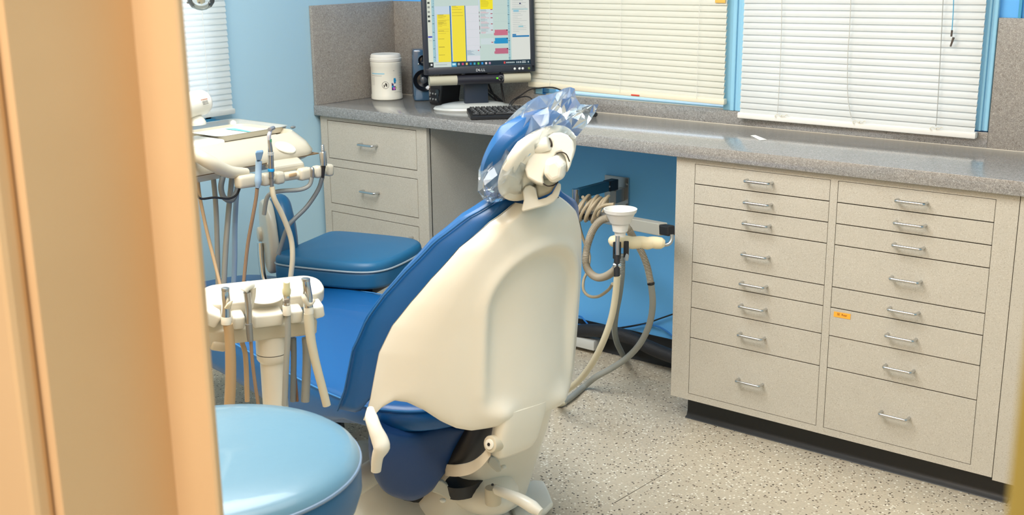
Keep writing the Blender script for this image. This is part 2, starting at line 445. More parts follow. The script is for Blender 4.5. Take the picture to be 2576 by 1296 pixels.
# left jamb: a wide flat, then the stop that catches the light
# the flat runs toward the hall from the stop
g = at(8, 0, x=kx); yh = g.y
mb = MB()
mb.bb((kx-.05, yh, 0), (kx, YF-.001, 2.10))
mb.prism([(kx-.01, ys, 0), (xs-.002, ys, 0), (xs, ys+.002, 0), (xs-.001, ys+.006, 0), (kx-.004, YF-.001, 0), (kx-.01, YF-.001, 0)], Z_V, 2.10)
mb.bb((kx-.16, yh-.02, 0), (kx-.012, yh, 2.16), .006)       # hall casing
struct('trim_6', mb, tan_m, smooth=False)
# right jamb, very close to the lens
rj = at(2571, 870, d=.34)
mb = MB(); mb.bb((rj.x, rj.y, 0), (rj.x+.05, YF, 2.10), .002); mb.bb((rj.x+.012, rj.y-.02, 0), (rj.x+.14, rj.y, 2.16), .004)
struct('trim_7', mb, mat('tan_paint_shaded', (150, 130, 62), .5), smooth=False)  # the jamb's tan, with its shaded side darkened into the colour

# ================================================================== counter
fy = -D+.0202
ct = thing('countertop', (1.6, -.22, ZT), 'long grey speckled laminate worktop running under the two windows', 'countertop')
mb = MB().bb((0.0015, -D, ZT), (XR-.002, -.0005, HC), .0025); mb.go('top', counter_m, ct)
MB().bb((.0015, -D+.003, HC), (.016, -.001, ZB), .0015).go('backsplash', splash_m, ct, label='tall splash panel on the left wall')
MB().bb((.016, -.016, HC), (.700, -.0008, ZB), .0015).go('backsplash', splash_m, ct)
MB().bb((.700, -.016, HC), (2.2906, -.0008, ZS), .0015).go('backsplash', counter_m, ct, label='low splash strip below the windows')
MB().bb((2.2906, -.016, HC), (XR-.002, -.0008, ZB), .0015).go('backsplash', splash_m, ct, label='tall splash panel right of the windows')
sl = MB().tube(px3([]) or [Vector((.016, -.0165, HC)), Vector((2.29, -.0165, HC)), Vector((3.6, -.0165, HC))], .0016, 6).go('sealant', mat('sealant', (205, 196, 178), .5), ct)

def handle_mb(c, u, n, L=.076, h=.026, r=.0042):
    c, u, n = Vector(c), Vector(u), Vector(n); a = c-u*L/2; b = c+u*L/2; k = .009
    pts = [a, a+n*(h-k), a+n*(h-k*.3)+u*k*.3, a+n*h+u*k, b+n*h-u*k, b+n*(h-k*.3)-u*k*.3, b+n*(h-k), b]
    return MB().tube(pts, r, 10, smooth=3)
X, Y_, Z_ = I3
NF = Vector((0, -1, 0))
G = .0014
def drawer(root, x0, x1, z0, z1, hc, name='drawer', vert=False, fy=fy, lab=None, ajar=0, G=.0014):
    d = MB().bb((x0+G, fy-ajar, z0+G), (x1-G, fy+.012, z1-G), .0008).go(name, cabinet_m, root, smooth=False, label=lab)
    handle_mb((hc[0], fy-ajar, hc[1]), Z_ if vert else X, NF).go('handle', chrome, d)
    return d
def carcass(root, x0, x1, zb, stiles, rails, fields, back=-.02, gm=gap_m):
    mb = MB(); mb.bb((x0, fy+.016, zb), (x1, back, ZT-.0005))
    for (a, b) in stiles: mb.bb((a, fy, zb), (b, fy+.02, ZT-.0005))
    for (a, b, z0, z1) in rails: mb.bb((a, fy, z0), (b, fy+.02, z1))
    mb.go('body', cabinet_m, root, smooth=False)
    g = MB()
    for (a, b, z0, z1) in fields: g.bb((a, fy+.0135, z0), (b, fy+.0162, z1))
    g.go('recess', gm, root, smooth=False)

# left cabinet
lc = thing('base_cabinet', (.28, -.22, 0), 'narrow greige laminate base cabinet with two drawers over a door, against the left wall', 'cabinet')
a0, a1, d0, d1 = .0125, .5444, .0484, .4966; z = [.8169, .674, .6451, .5032, .4735, .13]
carcass(lc, a0, a1, .085, [(a0, d0), (d1, a1)], [(d0, d1, z[0], ZT-.0005), (d0, d1, z[2], z[1]), (d0, d1, z[4], z[3]), (d0, d1, .085, z[5])],
        [(d0, d1, z[1], z[0]), (d0, d1, z[3], z[2]), (d0, d1, z[5], z[4])], gm=brown_gap)
for k, p in enumerate([(930, 364), (935, 482)]):
    q = at(*p, y=fy); drawer(lc, d0, d1, z[1+2*k], z[2*k], (q.x, q.z), G=.0024)
q = at(1039, 597, y=fy); drawer(lc, d0, d1, z[5], z[4], (q.x, q.z-.038), 'door', True, G=.0026)
MB().bb((a0+.01, fy+.06, 0), (a1-.005, -.03, .085)).go('toe_kick', black, lc, smooth=False)

# right drawer bank
rc = thing('drawer_cabinet', (2.0, -.22, 0), 'wide greige laminate cabinet with two columns of eight drawers under the worktop', 'cabinet')
c = [1.5363, 1.5975, 2.0133, 2.0342, 2.4444, 2.5003]; zz = [.8147, .7554, .6971, .6383, .5193, .4607, .3795, .2846, .1042]; zc = .0842
carcass(rc, c[0], c[5], zc, [(c[0], c[1]), (c[2], c[3]), (c[4], c[5]-.001)],
        [(c[1], c[2], zz[0], ZT-.0005), (c[3], c[4], zz[0], ZT-.0005), (c[1], c[2], zc, zz[8]), (c[3], c[4], zc, zz[8])],
        [(c[1], c[2], zz[8], zz[0]), (c[3], c[4], zz[8], zz[0])])
HL = [(1912, 456), (1910, 510), (1907, 563), (1904, 641), (1899, 715), (1897, 772), (1894, 844), (1889, 960)]
HR = [(2296, 506), (2292, 562), (2288, 618), (2281, 702), (2276, 780), (2270, 846), (2264, 925), (2253, 1043)]
for H, xa, xb in ((HL, c[1], c[2]), (HR, c[3], c[4])):
    for k in range(8):
        q = at(*H[k], y=fy); dr = drawer(rc, xa, xb, zz[k+1], zz[k], (q.x, q.z), ajar=.002 if (k in (5,) and xa > 1.9) else 0)
        if xa > 1.9 and k == 5:
            dr['label'] = 'drawer with an orange handwritten sticker'
            p = [at(*t, y=fy-.0026) for t in ((2098, 783.5), (2140, 790.5), (2139, 804), (2097, 796.5))]
            st = MB().prism(p, NF, .0003).go('sticker', mat('orange_paper', (255, 176, 60), .6), dr, smooth=False)
            o = (p[0]+p[2])/2+NF*.0006
            txt('sticker_writing', 'SE  Rear', o+Vector((0, 0, .0012)), (X, Z_, NF), .0085, mat('brown_ink', (150, 84, 20), .6), dr)
# filler panel at the right end and the cove base
mb = MB(); mb.bb((c[5]+.0012, fy-.001, zc-.006), (c[5]+.6, -.02, ZT-.0005)); mb.go('filler_panel', cabinet_m, rc, smooth=False)
ty = -.3606
mb = MB(); mb.bb((c[0]+.035, ty+.006, 0), (c[5]+.02, -.03, zc)); pr = [(ty+.006, 0), (ty-.012, 0), (ty-.010, .003), (ty-.002, .007), (ty+.003, .02), (ty+.004, .078), (ty+.006, .078)]
mb.loft([[Vector((x, y, z_)) for y, z_ in pr] for x in (c[0]+.025, c[5]+.03)])
mb.go('toe_kick', rubber, rc, ang=60)

# ================================================================== blinds
def blind(label, o, u, n, w, zb, zt, m, pitch=.0193, fan=None, rail_tilt=0, tilt=68, strings=(.12, .5, .88), railm=None, deep=.022):
    """o: bottom corner of the blind (on its own plane), u: along, n: into the room"""
    o, u, n = Vector(o), Vector(u), Vector(n)
    root = thing('venetian_blind', o+u*w/2, label, 'blind', None)
    base = o+u*w/2
    # slat
    t = math.radians(tilt); ch = .0255; K = 6; prof = []
    for i in range(K+1):
        s = i/K-.5; prof.append((s*ch, .0022*(1-4*s*s)))
    vs = []; fs = []
    dn = n*math.cos(t)-Z_*math.sin(t); up = n*math.sin(t)+Z_*math.cos(t)
    for e in (-.5, .5):
        for k, (s, h) in enumerate(prof):
            vs.append(u*(e*w)+dn*s+up*h)
    for k in range(K): fs.append((k, k+1, K+1+k+1, K+1+k))
    me = bpy.data.meshes.new('slat'); me.from_pydata([tuple(v) for v in vs], [], fs); me.materials.append(m)
    for p in me.polygons: p.use_smooth = True
    nz = int((zt-.03-zb-.02)/pitch)
    for i in range(nz):
        zz_ = zb+.026+i*pitch
        ob = bpy.data.objects.new('slat', me); C0.objects.link(ob); ob.parent = root
        ob.location = Vector((0, 0, zz_-o.z))
        f = (rail_tilt + (fan-rail_tilt)*min(1, i/17)) if fan is not None else 0
        ob.rotation_euler = Matrix.Rotation(math.atan2(f, w), 3, u.cross(Z_)).to_euler()
    ru = (u*w+Z_*rail_tilt).normalized(); rz = n.cross(ru); rz = rz if rz.z > 0 else -rz
    cr = base+Z_*(zb+.010-o.z)
    MB().box(cr, (w+.012, deep, .019), (ru, n, rz), .004).go('bottom_rail', railm or m, root)
    MB().box(base+Z_*(zt-.015-o.z), (w+.01, .04, .03), (u, n, Z_), .002).go('head_rail', railm or m, root)
    for s in strings:
        p = base+u*(w*(s-.5))+n*.0125
        MB().tube([p+Z_*(zb+.01-o.z), p+Z_*(zt-.03-o.z)], .0007, 5).go('ladder_cord', white_m, root)
    return root
b1 = blind('pale venetian blind on the left wall window beside the door jamb', (.03, -1.69, .885), (0, 1, 0), (1, 0, 0), .855, .885, WTOP+.02, slat_b)
b2 = blind('cream venetian blind on the window behind the monitor', (.700, -.032, .938), (1, 0, 0), (0, -1, 0), .775, .938, WTOP+.02, slat_c,
           fan=.008, rail_tilt=-.008, railm=mat('ivory_rail', (240, 232, 208), .4))
b3 = blind('white venetian blind on the right-hand window above the drawers', (1.535, -.034, .897), (1, 0, 0), (0, -1, 0), .725, .897, WTOP+.02, slat_w,
           fan=.011, rail_tilt=0.0, strings=(), railm=mat('white_rail', (244, 242, 236), .4))
# red scrap of tape under the cream blind's rail, orange tag at its top right
q = at(1598, 239.5, y=-.044); MB().box(q, (.032, .004, .004), fr(-.0), .001).go('red_tape', mat('red_tape', (226, 60, 40), .5), b2)
q = at(1812, 2, y=-.04); MB().box(q, (.036, .002, .013), I3, .0006).go('orange_tag', mat('orange_tag', (246, 190, 90), .5), b2)
# cords of the white blind
def cordpx(root, pts, y, r, m, name): return MB().tube([at(p[0], p[1], y=y) for p in pts], r, 6, smooth=3).go(name, m, root)
gr = mat('cord_grey', (205, 203, 196), .6)
cordpx(b3, [(1968, -150), (1966, 60), (1962, 180), (1957, 268), (1955, 284)], -.049, .0010, gr, 'ladder_cord')
cordpx(b3, [(2146, -150), (2138, 60), (2133, 130), (2132, 230), (2139, 285), (2144, 300)], -.049, .0011, gr, 'ladder_cord')
cordpx(b3, [(2380, -150), (2370, 50), (2364, 170), (2356, 305), (2353, 315)], -.049, .0011, mat('cord_dark', (176, 176, 172), .6), 'ladder_cord')
for px_, py_ in ((1962, 291), (2158, 307), (2352, 323)):
    pts = []
    for k in range(15):
        a = k*.9; pts.append(at(px_-16+k*2.3+4*math.cos(a), py_+3.4*math.sin(a)*(1 if k % 3 else -.4), y=-.050))
    MB().tube(pts, .0010, 5, smooth=3).go('cord_loop', mat('loop_cord', (226, 220, 200), .6), b3)
cordpx(b3, [(2402, -150), (2399, 0), (2396, 60), (2394, 80)], -.052, .0013, mat('blue_cord', (92, 176, 214), .5), 'pull_cord')
mb = MB(); brn = mat('brown_clip', (92, 82, 76), .4)
mb.tube([at(2395, 76, y=-.053), at(2393, 92, y=-.053)], .0028, 8); mb.tube([at(2399, 94, y=-.053), at(2391, 117, y=-.053)], [.0035, .0025], 8)
mb.go('cord_clip', brn, b3)
# ================================================================== things on the worktop
# --- wipes canister
cb = at(974, 248.5, z=HC); cb.x = max(cb.x, .0765)
can = thing('wipes_canister', cb, 'white round wipes canister with a ribbed lid in the worktop corner', 'canister')
R_ = .0595
MB().lathe(cb, Z_, [(R_-.004, 0), (R_, .003), (R_, .018), (R_-.0015, .021), (R_-.0015, .122), (R_, .126), (R_, .140), (R_-.003, .143)], 48).go('body', offw, can)
MB().lathe(cb+Z_*.1425, Z_, [(R_-.001, 0), (R_+.0005, .002), (R_+.0005, .012), (R_-.002, .014), (R_-.002, .022), (R_-.006, .028), (R_-.009, .0285), (R_-.012, .027), (.03, .027), (0, .027)], 48).go('lid', white_m, can)
vx = (CAM-cb); vx.z = 0; A0 = math.atan2(vx.y, vx.x)
def cyl_patch(mb, c, r, a0, a1, z0, z1, mi=0, n=6):
    return mb.grid(lambda s, t: c+Vector((math.cos(A0+a0+(a1-a0)*s)*r, math.sin(A0+a0+(a1-a0)*s)*r, z0+(z1-z0)*t)), n, 2, mi)
def disc_patch(mb, c, r, a, z, rad, mi=0, inner=0):
    n = 18; vs = []
    for k in range(n):
        t = 2*math.pi*k/n
        for q in (inner, rad):
            aa = A0+a+q*math.cos(t)/r; vs.append(c+Vector((math.cos(aa)*r, math.sin(aa)*r, z+q*math.sin(t))))
    return mb.add(vs, [(2*k, 2*k+1, 2*((k+1) % n)+1, 2*((k+1) % n)) for k in range(n)], mi)
pm = [mat('label_blue', (150, 205, 226), .5), mat('label_grey', (190, 188, 182), .5), mat('ink', (60, 56, 52), .5), mat('label_purple', (70, 36, 104), .5), mat('label_cyan', (30, 150, 206), .5), mat('label_violet', (196, 100, 206), .5), mat('label_white', (244, 240, 236), .5), mat('label_green', (180, 214, 70), .5)]
mb = MB(); r1 = R_-.0012
cyl_patch(mb, cb, r1, -1.15, -.12, .0985, .1025, 0, 12); cyl_patch(mb, cb, r1, -1.15, -.30, .0915, .0935, 1, 12)
for k in range(6): cyl_patch(mb, cb, r1, -1.15, -.85, .083-.005*k, .0843-.005*k, 1)
for k in range(9): cyl_patch(mb, cb, r1, .95, 1.22, .100-.009*k, .1015-.009*k, 1)
cyl_patch(mb, cb, r1, .45, .56, .1095, .112, 1); cyl_patch(mb, cb, r1, .5, .95, .030, .0315, 1)
disc_patch(mb, cb, r1, -.08, .058, .0135, 2, .0122)
for q in ((-.16, .060, .050), (.0, .064, .052), (-.06, .066, .056)):
    cyl_patch(mb, cb, r1, q[0]-.035, q[0]+.035, q[2], q[1], 2, 3)
pts = [Vector((math.cos(A0-.08+t/r1)*(r1+.0003), math.sin(A0-.08+t/r1)*(r1+.0003), .058+cb.z+t)) for t in (-.0095, 0, .0095)]
mb.tube(pts, .0006, 4, 2)
cyl_patch(mb, cb, r1, .33, .62, .038, .066, 3, 8); cyl_patch(mb, cb, r1, .48, .64, .066, .083, 4, 5)
for a, z_, rr_, mi in ((.42, .066, .0045, 6), (.55, .058, .0055, 6), (.5, .045, .0055, 5), (.62, .047, .003, 7), (.6, .074, .004, 4), (.4, .052, .004, 4), (.38, .064, .002, 3)):
    disc_patch(mb, cb, r1+.0003, a, z_, rr_, mi)
mb.go('label', None, can, smooth=False, mats=pm)

# --- loudspeakers
def ring(mb, c, n, r0, r1, h, mi=0): mb.lathe(c, n, [(r1, 0), (r1, h), (r0, h*.7), (r0*.8, h*.2), (r0*.45, h*.5), (0, h*.55)], 28, mi)
s1b = at(1042, 255, z=HC); yw = math.radians(48)
ex, ey, ez = fr(yw)   # ex along the front, -ey out of the front
ex = Vector((math.cos(yw), math.sin(yw), 0)); nf = Vector((math.sin(yw), -math.cos(yw), 0))
sp = thing('desktop_speaker', s1b+ex*.045-nf*.05, 'glossy blue-black desktop speaker with two round drivers beside the canister', 'speaker')
F = (ex, -nf, Z_)
ctr = s1b+ex*.038-nf*.046
gb = mat('gloss_blue_plastic', (58, 92, 122), .12, coat=.6)
MB().box(ctr+Z_*.0955, (.076, .092, .191), F, .008).go('cabinet', gb, sp)
fc = s1b+ex*.038+nf*.0002
mb = MB(); ring(mb, fc+Z_*.152, nf, .014, .019, .004); mb.go('tweeter', gblack, sp)
mb = MB(); ring(mb, fc+Z_*.078, nf, .031, .040, .008); mb.go('woofer', gblack, sp)
MB().lathe(fc+Z_*.078+nf*.003, nf, [(.013, 0), (.0125, .003), (.008, .0055), (0, .0065)], 20).go('dust_cap', mat('dust_cap', (70, 76, 84), .3), sp)
MB().sphere(fc+Z_*.138-ex*.017, .0045).go('rivet', chrome, sp)
s2b = at(1080, 262, z=HC); yw = math.radians(-14)
ex = Vector((math.cos(yw), math.sin(yw), 0)); nf = Vector((math.sin(yw), -math.cos(yw), 0))
ctr = s2b+ex*.037-nf*.044
sp2 = thing('desktop_speaker', ctr, 'black desktop speaker with a control panel standing behind the monitor stand', 'speaker')
F = (ex, -nf, Z_)
mb = MB(); mb.loft([[ctr+ex*a+nf*(b+k)+Z_*zz_ for a, b in ((-.037, .044), (.037, .044), (.037, -.045), (-.037, -.045))] for zz_, k in ((0, .0), (.02, .004), (.13, -.014), (.14, -.016))])
mb.go('cabinet', black, sp2, smooth=False, bevel=.006)
mb = MB(); tf = nf; ring(mb, ctr+nf*.033+Z_*.095, tf, .022, .030, .006); mb.go('woofer', gblack, sp2)
MB().box(ctr+nf*.047+Z_*.035, (.062, .006, .05), F, .003).go('control_panel', gblack, sp2)
for k in range(6):
    MB().sphere(ctr+nf*.051+ex*(-.018+.018*(k % 3))+Z_*(.022+.02*(k//3)), .0045, 10).go('knob', dsteel, sp2)

# --- monitor
BM = at(1208, 184, d=4.12)
mx_ = Vector((.62, .785, 0)).normalized(); mn = Vector((mx_.y, -mx_.x, 0))
tl = math.radians(4); mz = (Z_*math.cos(tl)-mn*math.sin(tl)).normalized(); mn2 = (mn*math.cos(tl)+Z_*math.sin(tl)).normalized()
MW, MH = .394, .33
stb = at(1190, 273, z=HC)
mo = thing('computer_monitor', stb, 'black flat-screen monitor with an appointment calendar, standing on an oval silver foot', 'monitor')
MF = (mx_, -mn2, mz)
def mp(a, b, n=0): return BM+mx_*a+mz*b+mn2*n
mb = MB(); bz = .016
mb.box(mp(0, .0125, -.004), (MW, .03, .025), MF, .004); mb.box(mp(0, MH-.008, -.004), (MW, .03, .016), MF, .003)
mb.box(mp(-MW/2+bz/2, MH/2, -.004), (bz, .03, MH), MF, .003); mb.box(mp(MW/2-bz/2, MH/2, -.004), (bz, .03, MH), MF, .003)
mb.box(mp(0, MH/2, -.030), (MW-.02, .04, MH-.02), MF, .01); mb.box(mp(0, MH*.5, -.055), (.22, .03, .2), MF, .01)
mb.go('bezel', mat('dark_bezel', (44, 48, 58), .4), mo)
SW = MW-2*bz; SB = .025
scr = MB().box(mp(0, SB+(MH-.016-SB)/2, .0035), (SW, .002, MH-.016-SB), MF).go('screen', mat('screen_base', (208, 228, 220), .3, emit=.75), mo, smooth=False)
cols = {}; cm = []
def em(rgb):
    if rgb not in cols:
        cols[rgb] = len(cm); cm.append(mat('screen_%d_%d_%d' % rgb, rgb, .4, emit=.80))
    return cols[rgb]
mb = MB(); H0 = .236
def yb(u): return 1250-85*u
def sr(x0, x1, y0, y1, rgb, lay=1):
    u0, u1 = (x0-75)/1670, (x1-75)/1670; um = (u0+u1)/2
    v1 = (yb(um)-y0)/(1215-85*um)*H0; v0 = (yb(um)-y1)/(1215-85*um)*H0
    v0 = max(v0, 0.0005)
    n = .0046+lay*.00012
    q = [mp(-SW/2+SW*u, SB+v, n) for u, v in ((u0, v0), (u1, v0), (u1, v1), (u0, v1))]
    mb.add(q, [(0, 1, 2, 3)], em(rgb))
TOP = -330
sr(75, 150, TOP, 1190, (226, 232, 216)); sr(150, 197, 40, 1150, (166, 208, 216)); sr(197, 226, 180, 1150, (206, 222, 234)); sr(226, 440, 185, 325, (206, 222, 234))
sr(460, 472, 180, 1150, (214, 226, 240)); sr(697, 915, 183, 1140, (226, 228, 234)); sr(1385, 1420, 40, 1110, (166, 208, 216)); sr(1436, 1745, TOP, 1165, (228, 231, 223))
sr(150, 1420, TOP, 0, (226, 230, 228)); sr(910, 926, 40, 240, (206, 222, 234))
sr(235, 445, 325, 1150, (252, 232, 54), 2); sr(472, 685, 180, 1145, (252, 232, 54), 2); sr(940, 1145, 38, 245, (252, 236, 20), 2)
sr(440, 460, 180, 1150, (40, 116, 176), 3); sr(683, 697, 180, 1140, (40, 116, 176), 3)
sr(930, 1142, 245, 660, (212, 226, 228)); sr(930, 1142, 735, 840, (212, 226, 228)); sr(697, 915, 935, 1035, (206, 222, 226), 2)
for y0, y1, rgb in ((590, 685, (208, 112, 136)), (727, 823, (20, 150, 206)), (900, 995, (196, 106, 132))):
    sr(1150, 1165, y0+55, y1, rgb, 2); sr(1165, 1380, y0, y1, rgb, 2); sr(1358, 1378, y0, y0+16, (40, 20, 30), 3)
sr(190, 437, -60, 22, (40, 216, 150), 2); sr(437, 915, -60, 22, (12, 120, 186), 2); sr(915, 1140, -60, 20, (40, 68, 176), 2)
for k in range(8): sr(190, 920, 178+138*k, 180+138*k, (190, 210, 206), 1.5); sr(1150, 1380, 178+138*k, 180+138*k, (176, 200, 198), 1.5)
rnd = random.Random(3)
for k in range(38):
    y = 45+29*k; sr(178, 190, y, y+6, (70, 96, 110), 2); sr(1395, 1408, y, y+6, (70, 96, 110), 2)
    if k % 5 == 0: sr(158, 188, y, y+10, (60, 90, 104), 2.2); sr(1385, 1412, y, y+10, (60, 90, 104), 2.2)
for (x, y, w, rgb) in [(250, 338+12*k, rnd.randint(60, 185), (196, 172, 40)) for k in (0, 1, 2, 3, 4, 7, 8, 9, 11, 12, 13, 14, 16, 20, 23, 26, 46)] + [(245, y, 95, (120, 108, 30)) for y in (328, 465, 605, 745, 883, 1022)] + \
        [(480, 183, 70, (120, 108, 30)), (485, 208, 90, (190, 166, 40)), (478, 240, 160, (180, 156, 40)), (478, 293, 170, (170, 146, 40)), (478, 345, 180, (170, 146, 40))] + \
        [(950, 58+19*k, rnd.randint(60, 150), (190, 168, 20)) for k in range(8)] + \
        [(940, 255+17*k, rnd.randint(70, 150), (232, 130, 140) if k % 5 in (2, 3) else (120, 150, 150)) for k in range(24)] + \
        [(705, 943+14*k, rnd.randint(40, 120), (120, 150, 176)) for k in range(6)] + \
        [(1465, 20+30*k, rnd.randint(80, 250), (176, 184, 182)) for k in range(21)]:
    sr(x, x+w, y, y+5, rgb, 3)
for y in (252, 320, 390, 493, 597, 803): sr(1105, 1122, y-7, y+7, (196, 30, 60), 3.2); sr(1124, 1136, y-7, y+7, (120, 40, 60), 3.2)
sr(880, 900, 936, 950, (210, 40, 60), 3.2)
for y, h in ((285, 30), (350, 34), (420, 34), (525, 66), (628, 34), (868, 34)): sr(916, 925, y, y+h, (120, 90, 100), 3)
for k, y in enumerate((30, 105, 180, 262, 340, 420)): sr(88, 124, y, y+36, (62, 70, 66) if k in (0, 1, 4, 5) else (150, 156, 148), 2)
sr(80, 147, 700, 726, (50, 60, 190), 2); sr(92, 135, 776, 782, (170, 170, 170), 2)
sr(1455, 1735, 685, 712, (18, 124, 184), 2); sr(1455, 1518, 663, 686, (18, 124, 184), 2); sr(1560, 1640, 525, 545, (120, 200, 216), 2); sr(1480, 1570, 265, 300, (150, 206, 226), 2); sr(1580, 1608, 148, 170, (60, 60, 110), 3)
sr(1455, 1720, 240, 266, (190, 216, 214), 1.8)
# task bar
def tb(x0, x1, h0, h1, rgb, lay=3):
    u0, u1 = (x0-75)/1670, (x1-75)/1670; n = .0046+lay*.00012
    mb.add([mp(-SW/2+SW*u, SB+v, n) for u, v in ((u0, h0), (u1, h0), (u1, h1), (u0, h1))], [(0, 1, 2, 3)], em(rgb))
tb(75, 1745, .0002, .0175, (14, 44, 62), 2.5); tb(150, 440, .0002, .0172, (214, 226, 220)); tb(75, 150, .0004, .0172, (16, 24, 28)); tb(104, 132, .006, .0125, (236, 240, 240), 4); tb(440, 525, .0006, .015, (40, 150, 196)); tb(455, 510, .005, .012, (200, 240, 246), 4)
tb(180, 370, .0075, .009, (150, 160, 160), 4)
for x, rgb in ((560, (176, 180, 184)), (625, (210, 70, 120)), (690, (240, 206, 110)), (755, (20, 130, 190)), (818, (60, 170, 196)), (882, (90, 190, 60)), (945, (40, 150, 226)), (1008, (230, 220, 226)), (1068, (180, 140, 170))):
    tb(x-15, x+15, .005, .0125, rgb, 4)
tb(1300, 1326, .005, .0125, (226, 70, 70), 4)
for k in range(9): tb(1340+k*16, 1350+k*16, .0065, .011, (200, 216, 216), 4)
for x in (1510, 1540, 1570, 1700): tb(x, x+18, .006, .0115, (200, 210, 214), 4)
tb(1605, 1665, .0105, .0128, (210, 220, 220), 4); tb(1602, 1668, .006, .0083, (210, 220, 220), 4)
mb.go('calendar_image', None, scr, smooth=False, mats=cm)
LF = (mx_, mz, mn2)
lg = mat('silver_lettering', (226, 228, 230), .35)
for k, (ch, a) in enumerate((('D', -.0126), ('L', .0054), ('L', .0126))):
    txt('logo_letter', ch, mp(a, .0105, .0118), LF, .0125, lg, mo, extrude=.0006)
c_, s_ = math.cos(math.radians(38)), math.sin(math.radians(38))
txt('logo_letter', 'E', mp(-.0042, .0105, .0118), (mx_*c_+mz*s_, -mx_*s_+mz*c_, mn2), .0115, lg, mo, extrude=.0006)
for k, a in enumerate((.122, .139, .151, .1735)):
    MB().lathe(mp(a, .0115, .0105), mn2, [(.0042, 0), (.0042, .002), (.003, .003), (0, .0032)], 14).go('button', mat('green_lit', (176, 206, 96), .3, emit=.3) if k == 3 else lg, mo)
# sound bar
sb = MB(); pr = []
for k in range(13):
    a = math.pi*2*k/12
bar_r = .0185
def barsec(a, mi, mb_): pass
def bar(a0, a1, m_, name):
    mb_ = MB(); secs = []
    for a in (a0, a1):
        secs.append([mp(a, -.021+bar_r*math.sin(t)*.95, -.010+bar_r*1.15*math.cos(t)) for t in [2*math.pi*k/20 for k in range(20)]])
    mb_.loft(secs); return mb_.go(name, m_, mo, ang=60)
bar(-.180, -.083, mat('speaker_cloth', (190, 186, 166), .7, bump=.3, bscale=900), 'sound_bar_end'); bar(-.083, .083, mat('bar_black', (38, 38, 48), .45), 'sound_bar'); bar(.083, .180, MATS['speaker_cloth'], 'sound_bar_end')
MB().lathe(mp(.072, -.019, .0098), mn2, [(.0058, 0), (.0052, .004), (.003, .0048), (0, .005)], 16).go('volume_knob', gblack, mo)
mb = MB()
for k in range(13):
    a = math.radians(-60+k*25); mb.sphere(mp(.072+.0088*math.cos(a), -.019+.0088*math.sin(a), .0112), .0009, 6)
mb.go('dial_dots', mat('dial_white', (236, 236, 236), .5), mo)
MB().sphere(mp(.058, -.019, .0112), .0032, 10).go('power_light', mat('green_led', (110, 240, 30), .3, emit=1.2), mo)
# stand
e_ = mx_; MB().box((stb+BM)/2+Vector((0, 0, -.002))-mn*.012+Z_*0, (.085, .03, (BM.z-stb.z)+.0), (mx_, -mn, Z_), .006).go('neck', mat('dark_blue_grey', (40, 50, 66), .45), mo)
mb = MB(); fo = stb-mn*.0+mx_*.0
mb.lathe(fo, Z_, [(.14, 0), (.143, .004), (.138, .010), (.118, .013), (.112, .017), (.085, .022), (0, .024)], 48, sx=1, sy=.62, xy=(mx_, -mn))
mb.go('foot', mat('silver_plastic', (206, 208, 204), .3), mo)

# --- cables behind the monitor
cab = thing('monitor_cables', at(1260, 250, y=-.05), 'black cables hanging from the monitor down to the worktop behind it', 'cables')
for pts in ([(1195, 180, 4.2), (1215, 222, 4.25), (1245, 250, 4.25), (1258, 256, 4.25)], [(1200, 180, 4.2), (1226, 224, 4.22), (1250, 244, 4.25), (1264, 256, 4.24)], [(1222, 190, 4.2), (1236, 228, 4.24), (1252, 254, 4.24)],
            [(1258, 180, 4.2), (1262, 220, 4.22), (1268, 256, 4.22)]):
    MB().tube(px3(pts), .0035, 8).go('cable', black, cab)
for pts in ([(1281, 264, 4.19), (1290, 252, 4.19), (1310, 240, 4.18), (1332, 226, 4.17), (1352, 222, 4.16), (1390, 220, 4.13), (1418, 230, 4.1)], [(1285, 266, 4.19), (1296, 252, 4.19), (1312, 244, 4.18), (1330, 244, 4.17), (1345, 256, 4.16)]):
    MB().tube(px3(pts), .0024, 8).go('cable', black, cab)

# --- keyboard
k0, k1 = at(1184, 303, z=HC), at(1179, 276, z=HC)
kd = at(1320, 299, z=HC)-k0; kd.z = 0; kd.normalize(); kp = Vector((-kd.y, kd.x, 0))
KW, KD = .43, .135
kb = thing('keyboard', k0+kd*KW/2+kp*KD/2, 'black computer keyboard on the worktop in front of the monitor', 'keyboard')
KF = (kd, kp, Z_)
q = k0+Z_*.001
mb = MB(); mb.loft([[q+kd*(i)+kp*j+Z_*h for i, j, h in ((x0, y0, hh0), (x1, y0, hh0), (x1, y1, hh1), (x0, y1, hh1))] for x0, x1, y0, y1, hh0, hh1 in ((.004, KW-.004, .003, KD-.003, -.001, -.001), (0, KW, 0, KD, .003, .005), (0, KW, 0, KD, .010, .020), (.004, KW-.004, .004, KD-.004, .013, .023))])
mb.go('case', black, kb, ang=30)
km = mat('key_black', (46, 47, 50), .45); lm = mat('key_legend', (200, 200, 200), .5)
kc = MB().bb((-.0078, -.0078, 0), (.0078, .0078, .006), .0018)
kme = None
def key(x, y, w=.0158):
    global kme
    h = .0125+(y/KD)*.010
    if w == .0158 and kme:
        o = bpy.data.objects.new('key', kme); C0.objects.link(o); o.parent = kb
        ctr_ = q+kd*x+kp*y+Z_*h
    else:
        m_ = MB().box((0, 0, .003), (w, .0158, .007), KF, .0018); m_.box((0, 0, .0065), (w*.25, .004, .0004), KF, mi=1)
        me = bpy.data.meshes.new('key'); me.from_pydata([tuple(v) for v in m_.v], [], m_.f); me.materials.append(km); me.materials.append(lm)
        for p, mi in zip(me.polygons, m_.m): p.material_index = mi
        if w == .0158: kme = me
        o = bpy.data.objects.new('key', me); C0.objects.link(o); o.parent = kb
    o.location = q+kd*x+kp*y+Z_*h-kb.location
PITCH = .0190
